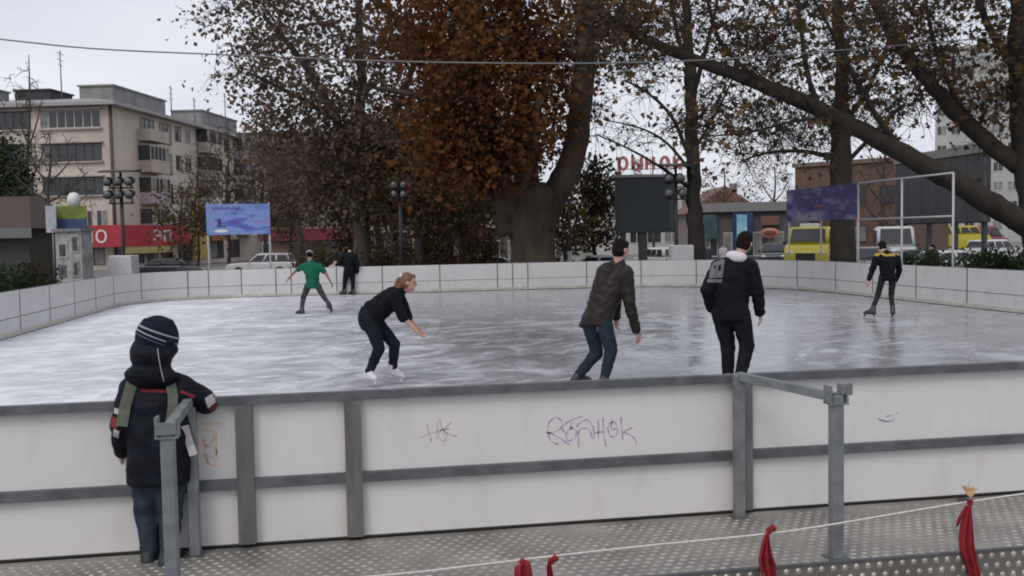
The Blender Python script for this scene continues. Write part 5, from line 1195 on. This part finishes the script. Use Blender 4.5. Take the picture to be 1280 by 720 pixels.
def tree(label, base, limbs, blobs, barkm, leafm, seed, leaf=.2, name='plane_tree', sides=9, tmpl=LEAF_Q, group=None, twig_r=.012, nl=26, lspread=.45, droop=.3, minr=.03, sub=3, wob=.35, trunk_rings=None):
    """limbs: lists of (point, radius), first one is the trunk. blobs: (center, radii, branches, leaf factor)."""
    rg = random.Random(seed); T = thing(name, label, 'tree', base, 0, group); tr = MB(); br = MB(); nodes = []; nr = []
    for li, lb in enumerate(limbs):
        pts = [p for p, r in lb]; Q = cr(pts, 6); rs = np.interp(np.linspace(0, len(lb)-1, len(Q)), range(len(lb)), [r for p, r in lb])
        Q = [q+Vector((rg.gauss(0, 1), rg.gauss(0, 1), rg.gauss(0, .4)))*float(rs[i])*(.10 if rs[i] < .35 else .035) if 0 < i < len(Q)-1 else q for i, q in enumerate(Q)]
        (tr if li == 0 else br).tube(Q, [float(x)*(1+rg.uniform(-.05, .05)*(1 if x < .5 else .4)) for x in rs], sides)
        st = len(Q)//3 if li == 0 else 1
        for i, q in enumerate(Q):
            if i >= st: nodes.append(q); nr.append(float(rs[i]))
    b0 = Vector(base); targets = []
    for c, rad, nb_, lfac in blobs:
        for k in range(nb_):
            while True:
                v = Vector((rg.uniform(-1, 1), rg.uniform(-1, 1), rg.uniform(-1, 1)))
                if .15 < v.length < 1: break
            v = v*(v.length**-.25)
            targets.append((Vector(c)+Vector((v.x*rad[0], v.y*rad[1], v.z*rad[2])), lfac))
    arr = np.array([n[:] for n in nodes]); nrs = list(nr)
    ctr = arr.mean(axis=0)
    d0 = [float(np.min(np.linalg.norm(arr-np.array(t[0][:]), axis=1))) for t in targets]
    LC = []
    for ti in sorted(range(len(targets)), key=lambda i: d0[i]):
        tg, lfac = targets[ti]; tv = np.array(tg[:]); dd = np.linalg.norm(arr-tv, axis=1)+np.maximum(0, arr[:, 2]-tv[2]-.3)*.8
        j = int(np.argmin(dd)); s0 = Vector(arr[j]); Lb = (tg-s0).length
        if Lb < .15: continue
        r0 = min(nrs[j]*.55, max(minr, .014*Lb+.012)); side = Vector((rg.gauss(0, 1), rg.gauss(0, 1), rg.gauss(0, .6)))*Lb*wob*.3
        mid1 = s0.lerp(tg, .35)+side*.6+Vector((0, 0, .12*Lb)); mid2 = s0.lerp(tg, .7)+side*.5+Vector((0, 0, .1*Lb))
        Q = cr([s0, mid1, mid2, tg], 4); rr = [r0*(1-.75*i/(len(Q)-1)) for i in range(len(Q))]
        br.tube(Q, rr, 5, caps=False)
        arr = np.vstack([arr, [q[:] for q in Q[3:]]]); nrs += rr[3:]
        tips = [Q[-1], Q[-3], Q[-5]]
        for k in range(sub):
            i = rg.randrange(len(Q)//3, len(Q)); d = Vector((rg.gauss(0, 1), rg.gauss(0, 1), rg.gauss(-.1, .8))).normalized()*rg.uniform(.5, 1.4)*max(.5, lspread*2)
            q2 = Q[i]+d*.5+Vector((rg.gauss(0, .12), rg.gauss(0, .12), .08)); q3 = Q[i]+d+Vector((0, 0, -.12))
            br.tube([Q[i], q2, q3], [twig_r*1.6, twig_r, twig_r*.6], 4, caps=False); tips += [q2, q3]
            d2 = Vector((rg.gauss(0, 1), rg.gauss(0, 1), rg.gauss(0, .8))).normalized()*.5
            br.tube([q2, q2+d2], [twig_r*.9, twig_r*.5], 4, caps=False); tips.append(q2+d2)
        nn = int(nl*lfac*rg.uniform(.5, 1.5))
        for k in range(nn):
            tp = rg.choice(tips); LC.append((tp.x+rg.gauss(0, lspread), tp.y+rg.gauss(0, lspread), tp.z+rg.gauss(-.05, lspread*.9)))
    if trunk_rings: tr = MB(); tr.loft(trunk_rings)
    trk = tr.build('trunk', barkm, T, base); br.build('branches', barkm, T, base)
    if LC: leaves_obj('crown', np.array(LC), leaf, leafm, T, base, seed, tmpl, droop)
    return T
def PX(D): return lambda x, y, dd=0: W(x, y, D+dd)
FILL = []
# ---- the thick plane tree behind the far barrier
q = PX(38); b = G(655, 38, GZ); k = 38/FPX
limbs = [[(b, 1.12), (q(656, 325), 1.04), (q(657, 295), 1.0), (q(656, 268), 1.08), (q(655, 240), .9)],
         [(q(674, 285), .6), (q(692, 245), .56), (q(715, 200), .5), (q(726, 130), .46), (q(732, 60), .42), (q(728, -40), .36), (q(715, -160, 1), .26), (q(705, -290, 1), .12)],
         [(q(642, 290), .6), (q(628, 245), .56), (q(614, 185, -.3), .48), (q(598, 110, -1), .36), (q(580, 20, -1.5), .3), (q(560, -100, -2), .22), (q(545, -230, -2), .1)],
         [(q(660, 265, .2), .6), (q(658, 215, .6), .48), (q(655, 140, 1.4), .3), (q(648, 40, 2), .24), (q(640, -90, 2.4), .15)],
         [(q(640, 265, -.4), .32), (q(655, 235, -1), .22), (q(664, 190, -1.6), .17), (q(675, 120, -2.2), .1)],
         [(q(604, 170, -.5), .24), (q(570, 140, -1.5), .18), (q(520, 120, -2.2), .12), (q(470, 110, -2.8), .07)],
         [(q(598, 110, -1), .26), (q(550, 60, 0), .2), (q(480, 10, .5), .14), (q(400, -50, 1), .08)],
         [(q(728, -30), .26), (q(770, -90, -1), .18), (q(820, -150, -1.5), .1)]]
blobs = [(q(622, 130, -1.5), (2.7, 2.4, 3.0), 95, 1.0), (q(630, 40, .3), (3.8, 3.2, 2.6), 75, .95), (q(600, 170, -1.6), (1.9, 2.0, 1.5), 44, 1.0), (q(690, 20, -.4), (2.2, 2.4, 2.2), 42, .9), (q(640, -140, 0), (6.0, 5, 4.6), 90, .9), (q(550, -10, -.5), (3.0, 2.6, 2.6), 50, .8),
         (q(575, 85, -2), (1.8, 1.6, 3.0), 44, .9), (q(685, 120, .8), (1.2, 1.2, 2.2), 24, .9), (q(550, 170, -1), (1.6, 1.6, 2.0), 26, .7), (q(755, 30, .5), (1.4, 1.4, 1.6), 18, .6)]
tr_rings = []
for (yy, xl_, xr_) in ((352, 628, 702), (340, 633, 697), (328, 637, 694), (312, 638, 692), (296, 636, 692), (282, 630, 692), (268, 623, 694), (254, 615, 698), (243, 611, 702), (234, 622, 694), (228, 636, 680)):
    c_ = q((xl_+xr_)/2, yy); rad_ = (xr_-xl_)/2*38/FPX; ring = []
    for a in range(36):
        t_ = 2*math.pi*a/36; rr2 = rad_*(1+.05*math.sin(t_*5+yy*.006)+.03*math.sin(t_*9+1+yy*.01)); ring.append(c_+Vector((math.cos(t_)*rr2, math.sin(t_)*rr2*.85, 0)))
    tr_rings.append(ring)
tr_rings[0] = [Vector((p_.x, p_.y, GZ-.03)) for p_ in tr_rings[0]]
tree('huge plane tree with rust-orange leaves and a forked trunk behind the far barrier', b, limbs, blobs, mat('plane_trunk_bark', (.04, .031, .024), rough=.9, var=.4, scale=2, bump=.6, bscale=12, col2=(.085, .067, .05), stretch=(1, 1, .35), spec=.2), lf_rust, 11, .24, sides=14, tmpl=LEAF_M, nl=50, lspread=.52, droop=.2, trunk_rings=tr_rings)
# ---- broad grey-brown tree left of it
q = PX(46); b = G(452, 46, GZ)
limbs = [[(b, .5), (q(452, 310), .42), (q(450, 250), .36), (q(446, 190), .32)], [(q(448, 225), .28), (q(420, 150), .22), (q(380, 80), .16), (q(330, 20), .1)], [(q(446, 190), .3), (q(452, 110), .24), (q(448, 20), .18), (q(445, -120), .1)],
         [(q(449, 220), .24), (q(490, 150), .2), (q(520, 70), .14), (q(540, -20), .08)], [(q(420, 150), .16), (q(370, 120), .1), (q(310, 90), .06)]]
blobs = [(q(420, 90), (4.8, 3.5, 4.4), 110, .62), (q(340, 55), (3.3, 3, 3.2), 50, .42), (q(300, 25), (2.4, 2.2, 2.6), 28, .34), (q(490, 120), (3.0, 3.0, 4.0), 75, .75), (q(430, -110), (7.5, 6, 4.5), 80, .7), (q(455, 200), (3.2, 2.6, 2.6), 50, .8), (q(385, 165), (2.6, 2, 2.2), 34, .6), (q(520, 190), (2.2, 2.2, 2.6), 40, .8)]
tree('broad tree with grey-brown withered leaves spreading over the purple banner', b, limbs, blobs, bark_grey, lf_brown, 12, .235, name='broadleaf_tree', nl=60, lspread=.55, sub=4)
# ---- dark olive mass under them
for i, (px, D, top, wd, lfm, n_, lab) in enumerate(((430, 50, 190, 2.3, lf_olive, 70, 'olive-brown tree behind the dark standing man'), (520, 45, 200, 2.6, lf_olive, 95, 'dark olive tree behind the slim floodlight mast'), (575, 50, 205, 2.4, lf_olive, 75, 'dark brown tree between the slim mast and the huge plane tree'),
        (372, 62, 165, 2.6, lf_brown, 50, 'thin brown tree above the maroon awning'), (470, 58, 190, 2.6, lf_olive, 70, 'shadowy tree filling the gap behind the slim floodlight mast'))):
    q = PX(D); b = G(px, D, GZ); yt = top
    limbs = [[(b, .26), (q(px+4, 300), .2), (q(px-3, 260), .16), (q(px+2, yt+10), .08)], [(q(px, 285), .12), (q(px-18, 250), .09), (q(px-35, yt+20), .05)], [(q(px, 280), .12), (q(px+16, 245), .08), (q(px+30, yt+15), .05)]]
    tree(lab, b, limbs, [(q(px, (yt+295)/2-8), (wd, 2.0, (295-yt)/2*D/FPX), n_, .85)], bark_grey, lfm, 30+i, .22, name='broadleaf_tree', nl=46, lspread=.5, sub=4)
for i, (px, D, w_, h_, n_, lab) in enumerate(((405, 60, 2.2, 2.4, 40, 'brown shrub at the end of the maroon awning'), (455, 50, 1.8, 3.2, 46, 'tall brown shrub between the standing man and the slim mast'), (512, 50, 2.2, 3.4, 60, 'tall dark shrub just behind the slim floodlight mast'), (548, 56, 1.6, 4.2, 60, 'tall olive shrub beside the dim shop'), (602, 46, 1.2, 4.4, 44, 'dark upright shrub against the huge plane tree'))):
    FILL.append((lab, px, D, w_, h_, 90+i, n_))
# ---- slim tall tree by the cabinet
q = PX(36); b = G(870, 36, GZ)
limbs = [[(b, .36), (q(871, 320), .33), (q(868, 250), .27), (q(865, 180), .25), (q(863, 100), .22), (q(858, 20), .17), (q(852, -80), .12), (q(850, -200), .06)],
         [(q(864, 205), .09), (q(842, 150), .07), (q(812, 118), .05), (q(780, 100), .03)], [(q(866, 218), .07), (q(835, 180), .05), (q(800, 160), .035), (q(755, 150), .02)], [(q(868, 240), .08), (q(830, 212), .06), (q(790, 188), .04), (q(745, 168), .025)],
         [(q(863, 130), .12), (q(880, 70), .09), (q(895, 10), .06), (q(905, -60), .04)], [(q(862, 90), .1), (q(846, 40), .08), (q(835, -20), .05)], [(q(866, 190), .07), (q(890, 150), .05), (q(915, 100), .035), (q(925, 60), .02)]]
blobs = [(q(800, 130), (2.3, 1.6, 2.2), 34, .25), (q(880, 40), (3, 2.4, 2.4), 34, .5), (q(860, -120), (4, 3.4, 3), 40, .6), (q(790, 50), (1.8, 1.6, 1.8), 20, .4), (q(930, 130), (2.2, 1.8, 2.2), 26, .3)]
tree('slim straight tree with a dark trunk and nearly bare branches beside the cabinet', b, limbs, blobs, bark_dark, lf_dark, 41, .2, name='bare_tree', tmpl=LEAF_M, nl=20, lspread=.45, sub=6, twig_r=.009)
# ---- tree behind the violet banner
q = PX(39); b = G(1054, 39, GZ)
limbs = [[(b, .55), (q(1054, 320), .52), (q(1052, 260), .46), (q(1051, 190), .42), (q(1050, 130), .36)], [(q(1051, 150), .3), (q(1052, 80), .25), (q(1045, 0), .2), (q(1040, -120), .1)],
         [(q(1051, 175), .16), (q(1018, 120), .12), (q(1004, 60), .09), (q(995, -20), .06)], [(q(1052, 160), .14), (q(1085, 110), .1), (q(1110, 50), .07), (q(1120, -20), .05)], [(q(1052, 200), .12), (q(1010, 190), .09), (q(965, 190), .06), (q(930, 200), .03)], [(q(1053, 210), .1), (q(1090, 170), .08), (q(1130, 130), .05)]]
blobs = [(q(1000, 90), (3, 2.4, 3), 46, .4), (q(1100, 80), (3, 2.4, 3), 46, .4), (q(1050, -80), (5, 4, 3.5), 60, .6), (q(970, 180), (2.2, 1.6, 1.6), 26, .3), (q(1040, 150), (2.4, 2, 1.8), 28, .35)]
tree('grey-trunked tree rising behind the violet banner', b, limbs, blobs, bark_limb, lf_dark, 42, .2, name='bare_tree', tmpl=LEAF_M, nl=20, lspread=.45, sub=6, twig_r=.009)
# ---- leaning plane tree at the right
q = PX(27); b = G(1322, 27, GZ)
limbs = [[(b, .9), (q(1320, 325), .82), (q(1312, 270), .74), (q(1296, 200), .62), (q(1286, 120), .5), (q(1282, 40), .44), (q(1284, -60), .36), (q(1290, -200), .22), (q(1295, -330), .1)],
         [(q(1312, 300), .5), (q(1262, 268, -.4), .46), (q(1200, 232, -.8), .42), (q(1130, 192, -1.2), .37), (q(1050, 150, -1.5), .32), (q(950, 104, -1.8), .27), (q(850, 68, -2), .21), (q(790, 40, -2.2), .16), (q(735, 5, -2.5), .11), (q(690, -40, -2.8), .06)],
         [(q(1300, 222), .42), (q(1240, 182, .3), .36), (q(1185, 130, .5), .31), (q(1135, 70, .6), .26), (q(1095, 5, .8), .22), (q(1060, -80, 1), .16), (q(1030, -170, 1), .09)],
         [(q(1215, 158, .4), .13), (q(1180, 90, .4), .1), (q(1160, 20, .2), .07), (q(1150, -60, 0), .05)],
         [(q(1130, 192, -1.2), .12), (q(1080, 120, -1.9), .09), (q(1040, 40, -2.4), .06), (q(1000, -30, -2.6), .04)],
         [(q(950, 104, -1.8), .1), (q(900, 50, -2.4), .07), (q(880, -20, -2.8), .05)],
         [(q(1286, 110), .2), (q(1240, 40, -.5), .15), (q(1210, -40, -1), .1)], [(q(1050, 150, -1.5), .08), (q(1000, 150, -2), .06), (q(940, 165, -2.3), .04), (q(890, 170, -2.4), .025)]]
blobs = [(q(1010, 25, -1.6), (3.4, 2, 1.3), 60, .34), (q(860, 25, -2.2), (2.6, 1.6, 1.2), 44, .36), (q(1150, 30, .0), (2.6, 2, 1.4), 50, .36), (q(1230, 60, 0), (1.6, 1.8, 2.0), 44, .42), (q(900, 150, -2.2), (1.2, .9, .7), 20, .32), (q(1120, 110, -.5), (2.0, 1.4, 1.0), 30, .2),
         (q(1150, -150, 0), (6, 5, 2.6), 80, .4), (q(1250, 150, .6), (.9, .9, 1.0), 16, .3), (q(770, 40, -2.4), (1.3, 1.0, 1.0), 24, .45), (q(1400, 20, 0), (3, 3, 4), 50, .5), (q(1000, 110, -1.8), (2.2, 1, 1.0), 34, .2), (q(960, 165, -2), (2, 1, .9), 26, .1)]
limbs = [limbs[0]]+[[(p_, r_*.70) for p_, r_ in lb] for lb in limbs[1:]]
tree('leaning plane tree with long dark limbs stretching over the rounded corner', b, limbs, blobs, bark_limb, lf_sil, 43, .19, sides=12, tmpl=LEAF_M, nl=42, lspread=.4, sub=6, twig_r=.009)
# ---- bare trees in front of the apartment block
def bare(label, px, D, top, wd, seed, lfm=lf_brown, lfac=.0, n_=60, r=.14, low=300, hh=None, name='bare_tree', barkm=bark_grey):
    q = PX(D); b = G(px, D, GZ); H_ = low-top
    limbs = [[(b, r), (q(px+2, low), r*.85), (q(px-2, low-H_*.35), r*.65), (q(px+1, low-H_*.7), r*.4), (q(px, top), r*.12)]]
    for s in (-1, 1):
        for f_, l_ in ((.12, .9), (.3, .8), (.5, .55)): limbs.append([(q(px, low-H_*f_), r*.4), (q(px+s*wd*l_*.5, low-H_*(f_+.12)), r*.28), (q(px+s*wd*l_, low-H_*(f_+.3)), r*.1)])
    tree(label, b, limbs, [(q(px, low-H_*.5), (wd*D/FPX, wd*D/FPX*.8, H_*.48*D/FPX), n_, lfac)], barkm, lfm, seed, .22, name=name, nl=22, lspread=.4, sub=4, twig_r=.014)
bare('bare tall tree in front of the beige apartment facade', 36, 60, 68, 34, 51, n_=44, r=.17)
bare('bare branching tree spreading over the pavilion roof', 62, 52, 165, 60, 52, n_=46, r=.14, low=290)
bare('yellow-leaved small tree in front of the ochre poster', 226, 62, 225, 36, 53, lf_yell, 1.0, 40, .12, 318, name='small_tree')
bare('thin bare tree with upright twigs beside the purple banner', 246, 66, 175, 26, 54, lf_brown, .12, 60, .12, 310)
bare('pale twiggy tree standing behind the purple banner', 285, 64, 150, 30, 55, lf_brown, .4, 85, .14, 310)
bare('brown twiggy tree between the purple banner and the maroon awning', 330, 66, 140, 32, 56, lf_brown, .6, 95, .15, 310)
bare('grey twiggy tree just above the white off-roader', 362, 70, 150, 30, 57, lf_olive, .6, 80, .15, 310)
bare('yellowing sapling beside the thick trunk of the huge plane tree', 704, 44, 240, 22, 58, lf_yell, 1.0, 30, .09, 322, name='small_tree')
bare('dark shrubby tree behind the brown-jacketed skater', 742, 50, 195, 30, 59, lf_dark, 1.5, 60, .14, 325, name='small_tree', barkm=bark_dark)
bare('rust-tinted bare tree beyond the shop row roofs', 905, 86, 205, 34, 60, lf_olive, .35, 60, .2, 300)
bare('bare tree beyond the shop row beside the brick hall', 968, 90, 205, 34, 61, lf_brown, .2, 60, .2, 300)
bare('faint bare tree in front of the market hall', 815, 78, 185, 30, 62, lf_brown, .1, 30, .14, 300)
bare('bare tree growing between the brick hall and the pavilion', 1105, 70, 150, 40, 63, lf_brown, .15, 50, .2, 300)
bare('yellow-leaved tree far behind the huge plane tree trunk', 560, 70, 205, 40, 64, lf_olive, 1.2, 60, .2, 310)
# white-washed young trunk beside the thick trunk
p = G(713, 41, GZ); t = thing('young_tree', 'young tree with white-washed stem beside the huge plane tree', 'tree', p); wh_ = mat('lime_wash', (.45, .44, .43), rough=.9)
m = MB(); m.tube([(0, 0, 0), (.02, 0, .9), (.0, 0, 1.75)], [.11, .1, .09], 10); m.build('washed_trunk', wh_, t); m = MB(); m.tube([(0, 0, 1.75), (.05, 0, 2.6), (-.05, 0, 3.8)], [.088, .07, .02], 8); m.tube([(.04, 0, 2.4), (.5, .1, 3.3)], [.04, .01], 6); m.tube([(.04, 0, 2.2), (-.5, .1, 3.1)], [.04, .01], 6); m.build('branches', bark_grey, t)
# ---- dark evergreen and bushes at the far left
q = PX(54); b = G(-4, 54, GZ)
tree('dark green evergreen at the pavilion, leaning into the bushes', b, [[(b, .22), (q(8, 300), .18), (q(6, 240), .14), (q(4, 170), .06)]], [(q(-8, 225), (1.6, 1.6, 2.6), 60, 1.0), (q(14, 205), (.8, 1, 1.0), 14, .8)], bark_dark, lf_green, 71, .2, name='evergreen_tree', nl=50, lspread=.34)
def bush(label, px, D, w_, h_, seed, lfm=lf_green, n_=26, z0=0, name='bush', cat='bush', dpt=1.0, nl=60):
    b = G(px, D, GZ); rg = random.Random(seed); T = thing(name, label, cat, b); m = MB(); LC = []
    for k in range(n_):
        e = Vector((rg.uniform(-1, 1)*w_, rg.uniform(-.8, .8)*dpt, rg.uniform(.35, 1)*h_)); m.tube([Vector((e.x*.35, e.y*.35, 0)), e*.6+Vector((0, 0, .1)), e], [.022, .015, .006], 4, caps=False)
        for i in range(nl): LC.append((b.x+e.x*rg.uniform(.3, 1.05)+rg.gauss(0, .16), b.y+e.y*rg.uniform(.3, 1.05)+rg.gauss(0, .16), max(b.z+.02, b.z+e.z*rg.uniform(.1, 1.02)+rg.gauss(0, .1))))
    m.build('stems', bark_dark, T); leaves_obj('foliage', np.array(LC), .12, lfm, T, b, seed)
bush('dark green bush filling the corner below the pavilion', 10, 31, 1.2, 1.85, 81, n_=40)
bush('dense dark bush between the pavilion corner and the ticket kiosk', 50, 34, .8, 1.9, 82, lf_dark, 34)
bush('low dark hedge bush at the foot of the leaning plane tree', 1252, 31, 1.7, 1.75, 83, n_=60)
bush('dark low hedge behind the third pipe frame upright', 1202, 36, 2.0, 1.6, 84, n_=60)
bush('dark low hedge behind the middle pipe frame upright', 1138, 38, 2.0, 1.55, 85, n_=60)
bush('dark shrub in front of the dim shop, left of the maroon coat', 528, 42, 1.5, 1.9, 86, lf_dark, 36)
bush('dark shrub at the foot of the slim floodlight mast', 485, 44, 1.5, 2.2, 87, lf_dark, 36)

for lab, px, D, w_, h_, sd_, n_ in FILL: bush(lab, px, D, w_, h_, sd_, lf_dark if sd_ % 2 else lf_olive, n_, name='shrub', cat='shrub', nl=75)
